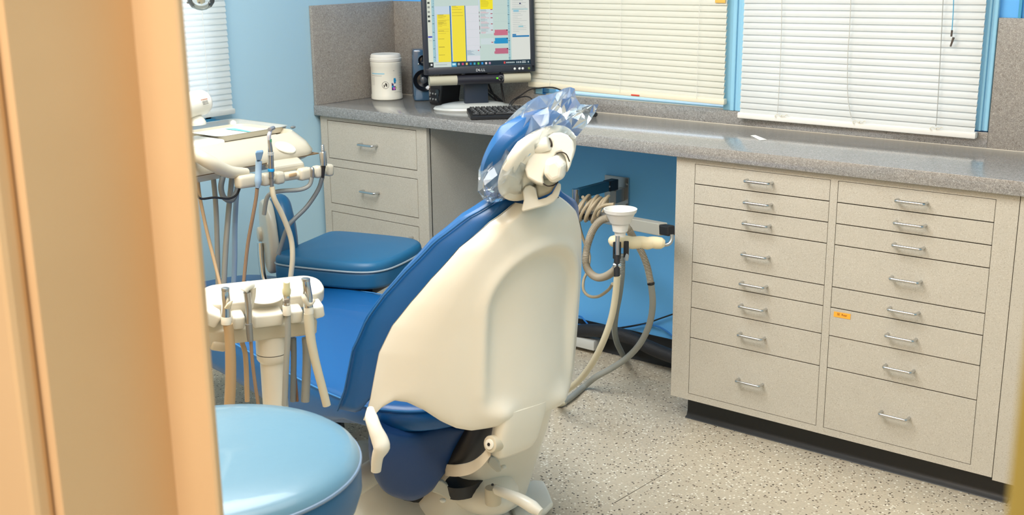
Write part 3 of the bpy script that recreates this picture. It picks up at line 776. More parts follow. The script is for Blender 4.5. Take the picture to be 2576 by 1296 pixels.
for row in range(6):
    y = .018+row*.0198+(.004 if row == 5 else 0)
    off = [.0, .007, .004, .0, .0, .0][row]
    if row == 0:
        for x, w in ((.020, .022), (.045, .022), (.07, .022), (.138, .105), (.205, .022), (.23, .022), (.255, .022)): key(x, y, w)
    else:
        for k in range(14): key(.017+off+k*PITCH, y)
    for k in range(3): key(.292+k*PITCH, y) if not (row == 0 and k > 2) else None
    for k in range(4 if row < 5 else 0): key(.356+k*PITCH, y)

# --- scrap of paper, wall plate
sc_ = [at(*p, z=HC+.0006) for p in ((1888, 341), (1900, 340), (1930, 352), (1912, 353.5))]
o = MB().prism(sc_, Z_, .0006).go('paper_scrap', mat('paper', (250, 248, 242), .6), smooth=False)
tag(o, 'small torn white paper scrap lying alone on the worktop below the white blind', 'paper')
p0_, p1_ = at(1332, 46, y=-.018), at(1349, 6, y=-.018)
wp = thing('wall_plate', (p0_.x, -.018, p0_.z), 'cream wall plate half hidden between the monitor and the cream blind', 'wall plate')
MB().bb((p0_.x-.04, -.020, p0_.z), (p1_.x, -.0165, p1_.z+.002), .001).go('plate', mat('plate_cream', (242, 232, 214), .4), wp)
MB().bb((p0_.x-.04, -.0205, p0_.z-.004), (p1_.x-.001, -.0165, p0_.z), .0005).go('lower_lip', gap_m, wp)
# ================================================================== dental chair
E1 = Vector((.97705, -.21301, 0)); E2 = Vector((.21301, .97705, 0))
CO = Vector((.85, -1.29, 0))                      # chair frame origin on the floor
def ch(s, w, z): return CO+E1*s+E2*w+Z_*z
chair = thing('dental_chair', ch(.55, 0, 0), 'blue vinyl dental chair with a cream moulded back shell, raised upright', 'dental chair')
TH = math.radians(6)
VD = math.sin(TH)*E1+math.cos(TH)*Z_; ND = math.cos(TH)*E1-math.sin(TH)*Z_
P0 = Vector((1.835, -1.505, .48)); KB = 2.6
def interp(x, tab):
    if x <= tab[0][0]: return tab[0][1]
    for (a, b), (c, d) in zip(tab, tab[1:]):
        if x <= c: return b+(d-b)*(x-a)/(c-a)
    return tab[-1][1]
UW = [(-.06, .288), (.0, .276), (.096, .266), (.163, .249), (.225, .225), (.284, .198), (.358, .157), (.412, .110), (.440, .070), (.450, .056)]
VL = [(0, -.034), (.07, -.036), (.10, -.043), (.131, -.049), (.157, -.044), (.182, -.030), (.208, -.008), (.232, .005), (.25, .004), (.266, -.02), (.28, -.06)]
def bs(u, v, h=0): return P0+E2*u+VD*v+ND*(h-KB*u*u)
def gauss(x, s): return math.exp(-(x/s)**2)
def sm(x):
    x = min(1, max(0, x)); return x*x*(3-2*x)
def emboss(u, v):
    # raised rim round the central panel: an arch that opens at the foot into two lobes
    w = .112 if v < .22 else .112*math.sqrt(max(0, 1-((v-.22)/.128)**2)) if v < .348 else 0
    top = .348*1 - .0
    # signed distance to arch (approx): inside positive
    if v < .22: d = .112-abs(u)
    else: d = .112*(1-math.sqrt((u/.112)**2+((v-.22)/.128)**2))
    step = 1/(1+math.exp(-d/.0065))
    e = -.022*step*sm((v+.05)/.26)
    e += .008*gauss(d+.013, .014)*min(1, max(0, (v+.02)/.06))
    # bright lobes at the foot of the panel
    for q in (-.085, .085): e += .018*gauss(math.hypot((u-q)/1.2, v+.006), .026)
    return e
def back_grid(nu, nv, grow, vgrow, fn):
    def f(s_, t):
        s = 2*s_-1; s = math.copysign(abs(s)**.8, s)
        vt = -.045+t*(.450+vgrow+.045)
        vv = min(vt, .450)
        u = s*(interp(vv, UW)+grow) if vt <= .450 else s*(interp(.450, UW)+grow)
        v = vt+(1-t)**3*(interp(abs(u), VL)+.045)
        return fn(u, v, s, t)
    return f
def shell_fn(side):
    def fn(u, v, s, t):
        e = max(abs(s), abs(2*t-1)); th = .030*math.sqrt(max(0, 1-e**10))
        rim = -.014*max(0, (abs(s)-.80)/.2)**2 - .010*max(0, (t-.9)/.1)**2
        h = (emboss(u, v) if side > 0 else -.002)+rim
        return bs(u, v, h+(th/2 if side > 0 else -th/2))
    return fn
mb = MB()
for sd in (1, -1): mb.grid(back_grid(81, 81, 0, 0, shell_fn(sd)), 81, 81)
o = mb.go('back_shell', cream, chair, ang=70)
def pad_fn(side):
    def fn(u, v, s, t):
        e = max(abs(s), abs(2*t-1)); th = .075*math.sqrt(max(0, 1-e**7))
        g = sm((v-.12)/.25)*max(0, s)*(1-.8*sm((v-.39)/.08))
        return bs(u+.030*g, v, -.062+.040*g+(th/2 if side > 0 else -th/2)*(1-.35*g))
    return fn
mb = MB()
for sd in (1, -1): mb.grid(back_grid(61, 61, .020, .014, pad_fn(sd)), 61, 61)
mb.go('back_cushion', vinyl, chair, ang=80)
# seam piping round the cushion
pts = []
for k in range(0, 41): pts.append(back_grid(2, 2, .024, .016, lambda u, v, s, t: bs(u, v, -.046))(0, k/40))
for k in range(1, 20): pts.append(back_grid(2, 2, .024, .016, lambda u, v, s, t: bs(u, v, -.046))(k/20, 1))
for k in range(40, -1, -1): pts.append(back_grid(2, 2, .024, .016, lambda u, v, s, t: bs(u, v, -.046))(1, k/40))
MB().tube(pts, .0022, 6, smooth=1).go('piping', mat('piping_blue', (26, 88, 142), .35), chair)

# seat and leg rest
near = [(-.62, -.17), (-.45, -.225), (-.2, -.262), (0, -.27), (.3, -.275), (.55, -.272), (.70, -.255), (.79, -.215), (.845, -.14)]
far = [(.865, 0), (.845, .14), (.79, .215), (.70, .255), (.5, .275), (.2, .275), (.03, .268), (-.14, .225), (-.35, .195), (-.55, .17), (-.64, .12), (-.66, 0), (-.655, -.1)]
out2 = [Vector((a, b, 0)) for a, b in near+far]
out2, _ = crom(out2+[out2[0]], [0]*(len(out2)+1), 3); out2 = [(p.x, p.y) for p in out2[:-1]]
def zoff(s): return .45-.0
mb = MB(); mb.puff(out2, CO+Z_*.325, (E1, E2, Z_), .13, .035, .008)
for i, v in enumerate(mb.v):
    s = (v-CO).dot(E1)
    if s < .05: mb.v[i] = v-Z_*(.10*(.05-s)**1.5)
for i, v in enumerate(mb.v):
    s = (v-CO).dot(E1)
    if s > .45 and v.z < .425: mb.v[i] = Vector((v.x, v.y, v.z+(.425-v.z)*.72*min(1, (s-.45)/.2)))
mb.go('seat', vinyl, chair)
pts = []
for (a, b) in out2+[out2[0]]:
    k = .988; z = .4415-(.10*(.05-a)**1.5 if a < .05 else 0); pts.append(ch(a*k+.0012, b*k, z+.0065))
MB().tube(pts, .0018, 6, smooth=1).go('seam', mat('seam_blue', (60, 130, 190), .4), chair)
# upholstered rear skirt hanging from the seat's back corner
tops = [(935, 1030, 2.55), (962, 1066, 2.56), (1008, 1082, 2.575), (1060, 1080, 2.60), (1115, 1062, 2.63), (1180, 1078, 2.65), (1236, 1066, 2.69)]
mids = [(925, 1130, 2.57), (955, 1160, 2.575), (1000, 1170, 2.59), (1052, 1165, 2.61), (1105, 1150, 2.64), (1172, 1110, 2.67), (1236, 1080, 2.70)]
bots = [(940, 1195, 2.63), (968, 1240, 2.64), (1005, 1258, 2.65), (1042, 1262, 2.66), (1085, 1238, 2.67), (1122, 1190, 2.68), (1222, 1102, 2.70)]
def crv(lst): return crom(px3(lst), [0]*len(lst), 5)[0]
T_, M_, B_ = crv(tops), crv(mids), crv(bots); n = len(T_)
def skf(off):
    def f(s, t):
        i = min(n-1, int(round(s*(n-1)))); a, b, c = T_[i], M_[i], B_[i]
        p = a*(1-t)*(1-t)+c*t*t+(b*2-(a+c)*.5)*2*t*(1-t)
        e = max(abs(2*s-1), abs(2*t-1)); th = .05*math.sqrt(max(0, 1-e**8))
        return p+FWD*(.012+off*th/2)
    return f
mb = MB()
for sd in (1, -1): mb.grid(skf(sd), n, 24)
mb.go('rear_skirt', mat('navy_vinyl', (8, 54, 104), .42, bump=.1, bscale=700), chair, ang=80)

# left wing arm going down to the hinge
mb = MB(); mb.tube(px3([(932, 1028, 2.50), (934, 1050, 2.47), (944, 1080, 2.46), (955, 1106, 2.46), (960, 1126, 2.46), (950, 1150, 2.47), (946, 1185, 2.49)]), [.008, .014, .015, .018, .0185, .013, .011], 14, flat=.7)
mb.go('side_arm', cream, chair)
# hinge column under the shell
def sec(cx, cy, d, w, t, n=20, p=4):
    c = at(cx, cy, d=d); return [c+E2*(w*a)-0*Z_+E1*(t*b) for a, b in superell(.5, .5, p, n)]
cs = [sec(1312, 1018, 2.53, .125, .05), sec(1308, 1045, 2.535, .122, .052), sec(1300, 1078, 2.545, .118, .052), sec(1294, 1108, 2.555, .112, .05), sec(1288, 1128, 2.56, .10, .046), sec(1284, 1137, 2.565, .085, .036)]
MB().loft(cs).go('back_bracket', cream, chair, ang=60)
hp = at(1232, 1118, d=2.50); hd = (at(1262, 1112, d=2.53)-hp).normalized()
hinge = MB().cyl(hp, hp+hd*.034, .0185, 24, 0, .003).go('hinge', beige, chair)
MB().cyl(hp-hd*.003, hp+hd*.002, .0115, 20, 0, .0015).go('hinge_cap', offw, hinge); MB().cyl(hp-hd*.0042, hp-hd*.002, .004, 6).go('bolt', black, hinge)
mb = MB(); path = px3([(1120, 1182, 2.66), (1150, 1184, 2.62), (1182, 1178, 2.58), (1210, 1160, 2.54), (1234, 1132, 2.515)])
path, _ = crom(path, [0]*5, 5)
mb.loft([[p+a*UPV*.5*wd+b*FWD for a, b in ((-.013, -.004), (.013, -.004), (.013, .004), (-.013, .004))] for p, wd in [(q, 2.0) for q in path]])
mb.go('recline_strap', cream2, chair, ang=50)
MB().tube(px3([(1212, 1060, 2.66), (1180, 1130, 2.66), (1150, 1162, 2.68)]), .035, 12).go('pivot_arm', black, chair)
MB().cyl(ch(.58, -.02, .10), ch(.58, -.02, .32), .07).go('lift_post', black, chair)
# far fairing that rises from the base to the back
fa = [((1150, 1262), 2.98, .36, .26), ((1190, 1225), 2.95, .31, .20), ((1232, 1180), 2.90, .25, .15), ((1268, 1130), 2.84, .20, .12), ((1300, 1085), 2.78, .155, .10), ((1330, 1040), 2.72, .11, .08), ((1350, 1005), 2.68, .08, .06)]
mb = MB(); secs = []
for (p, d, w, t) in fa:
    c = at(*p, d=d); secs.append([c+E2*(w*a)+E1*(t*b) for a, b in superell(.5, .5, 2.6, 28)])
P_ = [[s[k] for s in secs] for k in range(28)]
P_ = [crom(q, [0]*len(q), 4)[0] for q in P_]
mb.loft([[P_[k][i] for k in range(28)] for i in range(len(P_[0]))]); mb.go('lift_fairing', cream, chair, ang=60)
# base moulding
bc = ch(.46, -.02, 0)
def bsec(z, ax, ay, sh=0, p=2.8): return [bc+E1*(sh+ax*a)+E2*(ay*b)+Z_*z for a, b in superell(1, 1, p, 48)]
mb = MB(); mb.loft([bsec(0.0, .44, .235), bsec(.018, .445, .24), bsec(.03, .43, .232), bsec(.045, .39, .215), bsec(.075, .33, .19), bsec(.10, .27, .16, -.02), bsec(.125, .19, .13, -.02), bsec(.14, .10, .09, -.02)])
base = mb.go('base', cream, chair, ang=60)
mb = MB(); mb.loft([[bc+E1*(a*.48)+E2*(b*.265)+Z_*z for a, b in superell(1, 1, 2.8, 40)] for z in (0, .006)]); mb.go('base_mat', rubber, chair, ang=40)
# two swing-link fins, screws, a black disc put in as shade under the strap
def fin(pts, d, th, name='link_fin'):
    P = [at(x, y, d=d) for x, y in pts]; nrm = (P[1]-P[0]).cross(P[2]-P[0]).normalized()
    if nrm.dot(FWD) < 0: nrm = -nrm
    ob = MB().prism(P, nrm, th).go(name, mat('grey_green_metal', (204, 200, 184), .35), chair, smooth=False, bevel=.003); return ob
fin([(1233, 1148), (1246, 1150), (1256, 1164), (1262, 1186), (1252, 1190), (1240, 1180), (1226, 1166)], 2.72, .02)
fin([(1098, 1208), (1112, 1210), (1128, 1222), (1140, 1252), (1130, 1258), (1108, 1246), (1086, 1238)], 2.76, .022)
for p, d in (((1114, 1259), 2.76), ((1266, 1176), 2.78)):
    c = at(*p, d=d); MB().sphere(c, .008, 14, sc=(1, 1, .7)).go('screw_head', offw, chair)
c = at(1172, 1204, d=2.80); MB().lathe(c-Z_*.03, Z_, [(.05, 0), (.05, .03), (.04, .032), (0, .032)], 24, sx=1.2, sy=.8).go('strap_shade_disc', black, chair)
c = at(1214, 1212, d=2.84); MB().sphere(c-Z_*.02, .082, 28, sc=(1.25, .95, .62), f=(E1, E2, Z_)).go('base_dome', cream, chair)
# release lever and its socket
lp = at(1240, 1238, d=2.72)
lev = MB().cyl(lp-Z_*.03, lp+Z_*.012, .019, 20, 0, .003).go('lever_knob', beige, chair)
MB().tube(px3([(1246, 1232, 2.71), (1275, 1243, 2.69), (1310, 1258, 2.67), (1340, 1276, 2.65), (1360, 1290, 2.64)]), [.011, .012, .014, .015, .010], 14).go('lever', offw, chair)
MB().sphere(at(1239, 1220, d=2.695), .0035, 8).go('socket_screw', black, chair)
# foot paddle of the chair
fp = [at(*p, z=.035) for p in ((1312, 1238), (1338, 1220), (1368, 1222), (1380, 1246), (1392, 1278), (1375, 1296), (1300, 1330), (1285, 1290))]
mb = MB(); mb.prism(fp, Z_, .016); mb.bb(fp[0]+Vector((-.05, -.06, -.034)), fp[0]+Vector((0, -.02, -.001)))
mb.go('foot_paddle', offw, chair, smooth=False, bevel=.006)

# headrest ---------------------------------------------------------------
HT = .478
_c, _s = math.cos(.131), math.sin(.131); HE1 = E1*_c+E2*_s; HE2 = E2*_c-E1*_s
HV = math.sin(HT)*HE1+math.cos(HT)*Z_; HN = math.cos(HT)*HE1-math.sin(HT)*Z_
_c, _s = math.cos(.066), math.sin(.066); HE2, HV = HE2*_c+HV*_s, HV*_c-HE2*_s
HP = at(1355.5, 407.3, d=2.335); HK = .4
def hs(u, v, h=0): return HP+HE2*u+HV*v+HN*(h-HK*u*u-.9*v*v)
def hgrid(a, b, th, off, side, p=2.5, ex=8):
    def f(s_, t_):
        s, t = 2*s_-1, 2*t_-1
        # square to superellipse
        x = s*math.sqrt(max(0, 1-t*t/2)); y = t*math.sqrt(max(0, 1-s*s/2)); e = max(abs(s), abs(t))
        k = th*math.sqrt(max(0, 1-e**ex))
        return hs(x*a, y*b, off+side*k/2)
    return f
hr = None
mb = MB()
for sd in (1, -1): mb.grid(hgrid(.117, .094, .055, -.030, sd, ex=6), 41, 41)
hr = mb.go('headrest', vinyl, chair, ang=80)
mb = MB()
for sd in (1, -1): mb.grid(lambda s_, t_, g=hgrid(.103, .088, .026, .009, sd): g(s_, t_)-HE2*.008, 41, 41)
mb.go('headrest_shell', cream, hr, ang=80)
# articulated link: rounded body, knob, fork
def blob(pts, d0, th, m_, name, par, bev=.006):
    P = [at(x, y, d=d0) for x, y in pts]
    P, _ = crom(P+[P[0]], [0]*(len(P)+1), 3); P = P[:-1]
    c = sum(P, Vector())/len(P); v = -FWD
    def rg(k, h): return [c+(p-c)*k+v*h for p in P]
    secs = [rg(.93, -th), rg(1, -th+bev), rg(1, -bev), rg(.985, -bev*.35), rg(.93, 0), rg(.6, .003), rg(.05, .004)]
    return MB().loft(secs).go(name, m_, par, ang=60)
hd0 = 2.262
def plate(pts, d, th, m_, name, par, bev=.006):
    P = [at(x, y, d=d) for x, y in pts]
    return MB().prism(P, FWD, th).go(name, m_, par, smooth=True, bevel=bev, ang=25)
plate([(1372, 346), (1393, 334), (1412, 333), (1428, 339), (1443, 356), (1446, 376), (1441, 397), (1435, 418), (1428, 432), (1426, 408), (1422, 392), (1411, 381), (1399, 385), (1386, 402), (1373, 422), (1366, 445), (1369, 465), (1350, 460), (1326, 446), (1321, 425), (1328, 397), (1343, 384), (1366, 383), (1380, 380), (1391, 369), (1390, 358), (1383, 350)], hd0+.004, .05, cream, 'link_arm', hr, .008)
MB().cyl(at(1346, 372, d=hd0+.012), at(1382, 360, d=hd0+.002), .0140, 24, 0, .003).go('link_boss', offw, hr)
MB().tube(px3([(1382, 348, hd0-.004), (1387, 358, hd0-.006), (1386, 370, hd0-.005)]), .0014, 6).go('slot', gap_m, hr)
kc_ = at(1398, 424, d=hd0+.006); ka = (at(1388, 432, d=hd0-.035)-kc_).normalized()
kx_, ky_, _z = basis(ka)
kp_ = lambda r, h: [kc_+ka*h+(kx_*math.cos(a)*1.0+ky_*math.sin(a)*1.25)*r for a in [2*math.pi*k/6+.35 for k in range(6)]]
MB().loft([kp_(.021, -.02), kp_(.0225, .006), kp_(.0215, .018), kp_(.016, .026)]).go('link_knob', offw, hr, smooth=False, bevel=.005)
MB().tube(px3([(1400, 386, hd0+.001), (1412, 383, hd0-.002), (1424, 388, hd0-.001), (1431, 402, hd0+.003), (1433, 414, hd0+.008)]), .0013, 6).go('slot', gap_m, hr)
MB().tube(px3([(1366, 462, hd0+.004), (1378, 468, hd0+.006), (1392, 466, hd0+.01), (1404, 458, hd0+.015)]), .0013, 6).go('slot', gap_m, hr)
plate([(1315, 480), (1321, 469), (1333, 465), (1345, 471), (1350, 484), (1354, 503), (1374, 497), (1389, 487), (1398, 470), (1404, 460), (1411, 462), (1411, 475), (1405, 494), (1393, 508), (1376, 516), (1346, 524), (1316, 532), (1312, 528), (1318, 504)], 2.312, .032, cream, 'headrest_fork', chair, .005)
plate([(1346, 452), (1400, 446), (1398, 466), (1386, 484), (1352, 498), (1350, 474)], 2.322, .03, beige, 'fork_block', chair, .005)

# thin plastic cover over the headrest -----------------------------------
hull = [(1202, 478), (1204, 428), (1218, 396), (1238, 362), (1256, 325), (1278, 300), (1302, 276), (1328, 256), (1356, 241), (1380, 238), (1402, 231), (1420, 222), (1434, 219), (1446, 223), (1449, 246), (1460, 262), (1484, 264), (1506, 262), (1498, 282), (1487, 300), (1466, 326), (1446, 350), (1438, 346), (1420, 332), (1404, 352), (1384, 366), (1362, 384), (1344, 400), (1332, 420), (1328, 446), (1322, 462), (1312, 490), (1280, 499), (1258, 507), (1236, 510), (1217, 504)]
rn = random.Random(11)
mid = Vector((1320, 400, 0)); N = len(hull); RG = 5
def bagpt(k, j, side):
    hx, hy = hull[k]; f = j/RG
    cx, cy = 1290+ (1.0-f)*0, 415
    # contract towards the headrest's long axis rather than a single point
    ax, ay = 1230+ (hx-1202)*.62, 478-(hx-1202)*.62
    x = ax+(hx-ax)*f; y = ay+(hy-ay)*f
    bulge = math.sqrt(max(0, 1-f*f))
    tip = max(0, (hx-1400)/110)
    d = 2.335 - side*(.082*bulge*(1-.75*min(1, tip))) + .0*f
    wob = 7*(1 if 0 < j < RG else .0)
    u_ = (px_rand[(k, j)] if 0 < j < RG else (0, 0, 0))
    return at(x+u_[0]*wob, y+u_[1]*wob, d=d+u_[2]*.011*(1 if 0 < j < RG else 0))
px_rand = {(k, j): (rn.uniform(-1, 1), rn.uniform(-1, 1), rn.uniform(-1, 1)) for k in range(N) for j in range(RG+1)}
for sd in (1, -1):
    pass
mb = MB()
for sd in (1, -1):
    if sd == 1: pass
    vs = [bagpt(k, j, sd) for j in range(RG+1) for k in range(N)]
    fs = []
    for j in range(RG):
        for k in range(N):
            q = (j*N+k, j*N+(k+1) % N, (j+1)*N+(k+1) % N, (j+1)*N+k)
            fs += [(q[0], q[1], q[2]), (q[0], q[2], q[3])] if (j+k) % 2 else [(q[0], q[1], q[3]), (q[1], q[2], q[3])]
    mb.add(vs, fs)
bag = mb.go('headrest_cover', film_m, smooth=False)
tag(bag, 'clear crinkled plastic bag pulled over the headrest of the dental chair', 'plastic cover')
# ================================================================== stools
# round stool in the foreground
sc0 = Vector((1.905, -2.385, 0)); SH = .70
st = thing('round_stool', sc0, 'round blue vinyl stool with no backrest, nearest the camera beside the door jamb', 'stool')
R1 = .217
mb = MB().lathe(sc0+Z_*(SH-.10), Z_, [(R1-.03, 0), (R1-.006, .006), (R1+.002, .03), (R1+.002, .068), (R1, .076)], 72)
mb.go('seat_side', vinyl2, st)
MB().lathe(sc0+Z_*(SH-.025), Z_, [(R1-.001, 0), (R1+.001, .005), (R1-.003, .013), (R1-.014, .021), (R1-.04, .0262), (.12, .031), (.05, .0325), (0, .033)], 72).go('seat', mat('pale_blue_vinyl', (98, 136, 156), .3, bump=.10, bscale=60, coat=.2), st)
MB().tube([sc0+Vector((R1*math.cos(a)*1.004, R1*math.sin(a)*1.004, SH-.0235)) for a in [2*math.pi*k/72 for k in range(73)]], .0032, 8, smooth=1).go('piping', mat('piping_grey_blue', (118, 140, 164), .35), st)
MB().cyl(sc0+Z_*.10, sc0+Z_*(SH-.10), .025, 20).go('gas_column', black, st)
MB().lathe(sc0+Z_*(SH-.125), Z_, [(.13, 0), (.13, .025)], 24).go('seat_plate', black, st)
MB().tube([sc0+Vector((.17*math.cos(a), .17*math.sin(a), .25)) for a in [2*math.pi*k/40 for k in range(41)]], .009, 10, smooth=1).go('foot_ring', chrome, st)
for k in range(5):
    a = 2*math.pi*k/5+.5; d_ = Vector((math.cos(a), math.sin(a), 0))
    l = MB().tube([sc0+Z_*.115, sc0+d_*.10+Z_*.10, sc0+d_*.21+Z_*.065], [.022, .019, .014], 10).go('leg', black, st)
    w_ = sc0+d_*.21+Z_*.027; t_ = Vector((-d_.y, d_.x, 0)); MB().cyl(w_-t_*.012, w_+t_*.012, .027, 16, 0, .003).go('caster', rubber, l)

# operator stool behind the chair
sf = Vector((.961, .276, 0)).normalized(); sl_ = Vector((-sf.y, sf.x, 0))
so = at(890, 628, d=3.66); zt = so.z+.012; so.z = 0
os_ = thing('operator_stool', so, 'blue vinyl stool with a cream-backed lumbar rest, beside the left base cabinet', 'stool')
hw = [(-.217, .13), (-.208, .175), (-.17, .192), (-.08, .197), (.03, .196), (.12, .188), (.175, .165), (.205, .12), (.215, .06)]
hw = [(a*.87, b*.93) for a, b in hw]
outl = [(a, -b) for a, b in hw]+[(.189, 0)]+[(a, b) for a, b in hw[::-1]]+[(-.190, 0)]
o3, _ = crom([Vector((a, b, 0)) for a, b in outl+[outl[0]]], [0]*(len(outl)+1), 3); outl = [(p.x, p.y) for p in o3[:-1]]
SF = (sf, sl_, Z_)
mb = MB().puff(outl, so+Z_*(zt-.085), SF, .055, .012, 0); mb.go('seat_side', vinyl2, os_)
mb = MB().puff([(a*.995, b*.995) for a, b in outl], so+Z_*(zt-.042), SF, .040, .018, .006); mb.go('seat', mat('slate_blue_vinyl', (30, 100, 142), .42, bump=.1, bscale=700), os_)
MB().tube([so+sf*a+sl_*b+Z_*(zt-.030) for a, b in outl+[outl[0]]], .0030, 8, smooth=1).go('piping', mat('piping_light', (150, 166, 176), .35), os_)
MB().box(so+Z_*(zt-.10), (.26, .24, .03), SF, .008).go('seat_plate', black, os_)
MB().cyl(so+Z_*.10, so+Z_*(zt-.10), .027).go('gas_column', black, os_)
for k in range(5):
    a = 2*math.pi*k/5+.2; d_ = Vector((math.cos(a), math.sin(a), 0))
    l = MB().tube([so+Z_*.10, so+d_*.12+Z_*.085, so+d_*.24+Z_*.06], [.022, .019, .014], 10).go('leg', black, os_)
    w_ = so+d_*.24+Z_*.025; t_ = Vector((-d_.y, d_.x, 0)); MB().cyl(w_-t_*.012, w_+t_*.012, .025, 14, 0, .003).go('caster', rubber, l)
# lumbar rest
bf = Vector((.50, .866, 0)).normalized(); bl = Vector((-bf.y, bf.x, 0))
bcn = at(697, 592, d=3.70)
tilt = math.radians(-22)
bz_ = (Z_*math.cos(tilt)+bl*(-math.sin(tilt))*1.0).normalized(); by_ = bf.cross(bz_).normalized()
# image-plane roll: the top of the pad leans to the far left
rest = MB().puff([(a*.085, b*.130) for a, b in superell(1, 1, 2.2, 36)], bcn-bf*.012, (by_, bz_, bf), .062, .03, .012).go('backrest', vinyl2, os_)
MB().puff([(a*.080, b*.118) for a, b in superell(1, 1, 2.2, 36)], bcn-bf*.040, (by_, bz_, bf), .032, .012, 0).go('backrest_shell', cream2, rest)
kn = at(648, 590, d=3.74)
MB().cyl(kn, kn+bf*.05+sl_*0, .024, 18, 0, .005).go('adjusting_knob', cream2, rest)
MB().tube(px3([(655, 612, 3.72), (657, 650, 3.72), (664, 700, 3.72), (676, 718, 3.71), (720, 722, 3.69)])+[so+Z_*(zt-.11)], .0095, 10).go('back_post', chrome, os_)
MB().box(at(700, 712, d=3.69), (.07, .03, .02), SF, .005).go('lever_block', dsteel, os_)

# ================================================================== doctor's delivery unit
XB = at(712, 447, d=3.16).x
def fp_(px, py, dx=0): return at(px, py, x=XB+dx)       # a point on the vertical plane dx in front of the bar plane
du0 = at(640, 420, d=3.3); du0.z = 0
du = thing('delivery_unit', Vector((XB-.2, du0.y, fp_(640, 440).z)), 'cream dental delivery unit with an instrument bar, over the foot of the chair', 'dental unit')
# body: outline seen from above, lofted in height
yl, yr = fp_(585, 430, -.03).y-.16, fp_(800, 390, -.05).y
zt_ = fp_(690, 350, -.10).z
zf = fp_(660, 415, -.03).z
xb, xf = XB-.36, XB-.045
ymid = (yl+yr)/2; hw_ = (yr-yl)/2
def dsec(z, gx0, gx1, gy, r=.05):
    w = (xf-gx1)-(xb+gx0); o_ = rrect(w, (hw_-gy)*2, r, 6); cx = ((xf-gx1)+(xb+gx0))/2
    return [Vector((cx+a, ymid+b, z)) for a, b in o_]
mb = MB().loft([dsec(zf-.034, .08, .075, .08), dsec(zf-.028, .05, .045, .05), dsec(zf-.010, .015, .012, .012), dsec(zf-.002, .003, .002, .002)]); mb.go('lower_shell', du_cream, du, ang=50)
mb = MB().loft([dsec(zf, 0, 0, 0), dsec(zf+.012, -.002, -.002, -.002), dsec(zf+.035, 0, .012, .008), dsec(zf+.062, .004, .05, .022), dsec(zt_-.010, .01, .09, .034), dsec(zt_, .014, .10, .04)]); mb.go('upper_shell', du_cream, du, ang=50)
MB().bb((xb+.005, yl+.0, zf-.0025), (xf-.001, yr-.0, zf+.0005)).go('shell_joint', mat('joint_brown', (120, 96, 66), .6), du, smooth=False)
# thick front handle at the left
MB().tube([fp_(465, 378, -.10), fp_(495, 390, -.03), fp_(530, 410, -.005), fp_(575, 432, -.01), fp_(620, 434, -.015)], [.016, .017, .018, .017, .012], 14).go('grab_rail', du_cream, du)
# touch pad
q = fp_(717, 372, -.055); MB().lathe(q, Vector((.72, -.1, .69)), [(.030, 0), (.030, .003), (.027, .005), (0, .0055)], 30, sx=1.1, sy=.62, xy=(Vector((.2, .95, -.3)).normalized(), Vector((.72, -.1, .69)).normalized().cross(Vector((.2, .95, -.3)).normalized()))).go('touch_pad', offw, du)
# neck between body and instrument bar
MB().loft([[fp_(x, y, dx) for x, y, dx in sec_] for sec_ in ([(650, 392, -.09), (735, 380, -.09), (745, 400, -.09), (655, 415, -.09)], [(690, 420, -.005), (765, 408, -.005), (768, 425, -.005), (690, 440, -.005)])]).go('bar_neck', du_cream, du, smooth=False, bevel=.006)
# instrument bar: five blocks along y
def barblock(p0, p1, name='bar_block', m_=du_cream, h=.034, t=.030):
    a, b = fp_(*p0), fp_(*p1); c = (a+b)/2; L = (b-a).length; ax = (b-a).normalized(); zz_ = X.cross(ax)
    if zz_.z < 0: zz_ = -zz_
    return MB().box(c, (t, L, h), (X, ax, zz_), .009, seg=3).go(name, m_, du)
barblock((595, 459), (644, 452)); barblock((656, 453), (680, 449)); barblock((689, 449), (711, 445)); barblock((750, 440), (781, 434)); barblock((789, 434), (808, 430)); barblock((818, 429), (834, 426))
a, b = fp_(640, 455, -.006), fp_(828, 429, -.006)
MB().tube([a, b], .0125, 12, smooth=1).go('bar_core', mat('bar_tan', (216, 204, 178), .4), du)
MB().box(fp_(737, 440, .012), (.006, .026, .010), I3, .003).go('bar_badge', mat('tan_badge', (186, 156, 116), .4), du)
# pole-mounted can with the ATTENTION notice, seen at the left
cl = fp_(486, 262, -.20); cy_ = Vector((-.30, .95, 0)).normalized()
mb = MB().lathe(cl-cy_*.10, cy_, [(.030, 0), (.034, .006), (.0345, .128), (.033, .1285)], 36); canp = mb.go('warmer_can', offw, du)
MB().lathe(cl+cy_*.0275, cy_, [(.0335, 0), (.034, .003), (.034, .008), (.031, .016), (.022, .022), (0, .024)], 36).go('can_cap', white_m, canp)
MB().lathe(cl+cy_*.0262, cy_, [(.0335, 0), (.0335, .0018)], 36).go('can_groove', gap_m, canp)
wn = Vector((cy_.y, -cy_.x, 0)); WF = (cy_, (Z_*.93+wn*(-.36)).normalized(), cy_.cross((Z_*.93-wn*.36).normalized()))
to = cl+cy_*.004+(wn*.93+Z_*.2).normalized()*.0352+Z_*.002
txt('notice_text', 'ATTENTION', to+WF[1]*.004, WF, .0052, mat('notice_red', (196, 120, 96), .5), canp)
for k in range(3): txt('notice_text', 'read before use of unit', to-WF[1]*(.0012+.0034*k), WF, .0026, mat('ink', (60, 56, 52), .5), canp)
pb = fp_(486, 308, -.20)
MB().lathe(pb-Z_*.005, Z_, [(.034, 0), (.034, .006), (.027, .018), (.022, .022), (.0175, .026), (.0165, .05)], 30).go('can_post', offw, canp)
MB().box(Vector((pb.x, pb.y-.02, zt_+.004)), (.12, .15, .02), I3, .006).go('unit_deck', white_m, du)
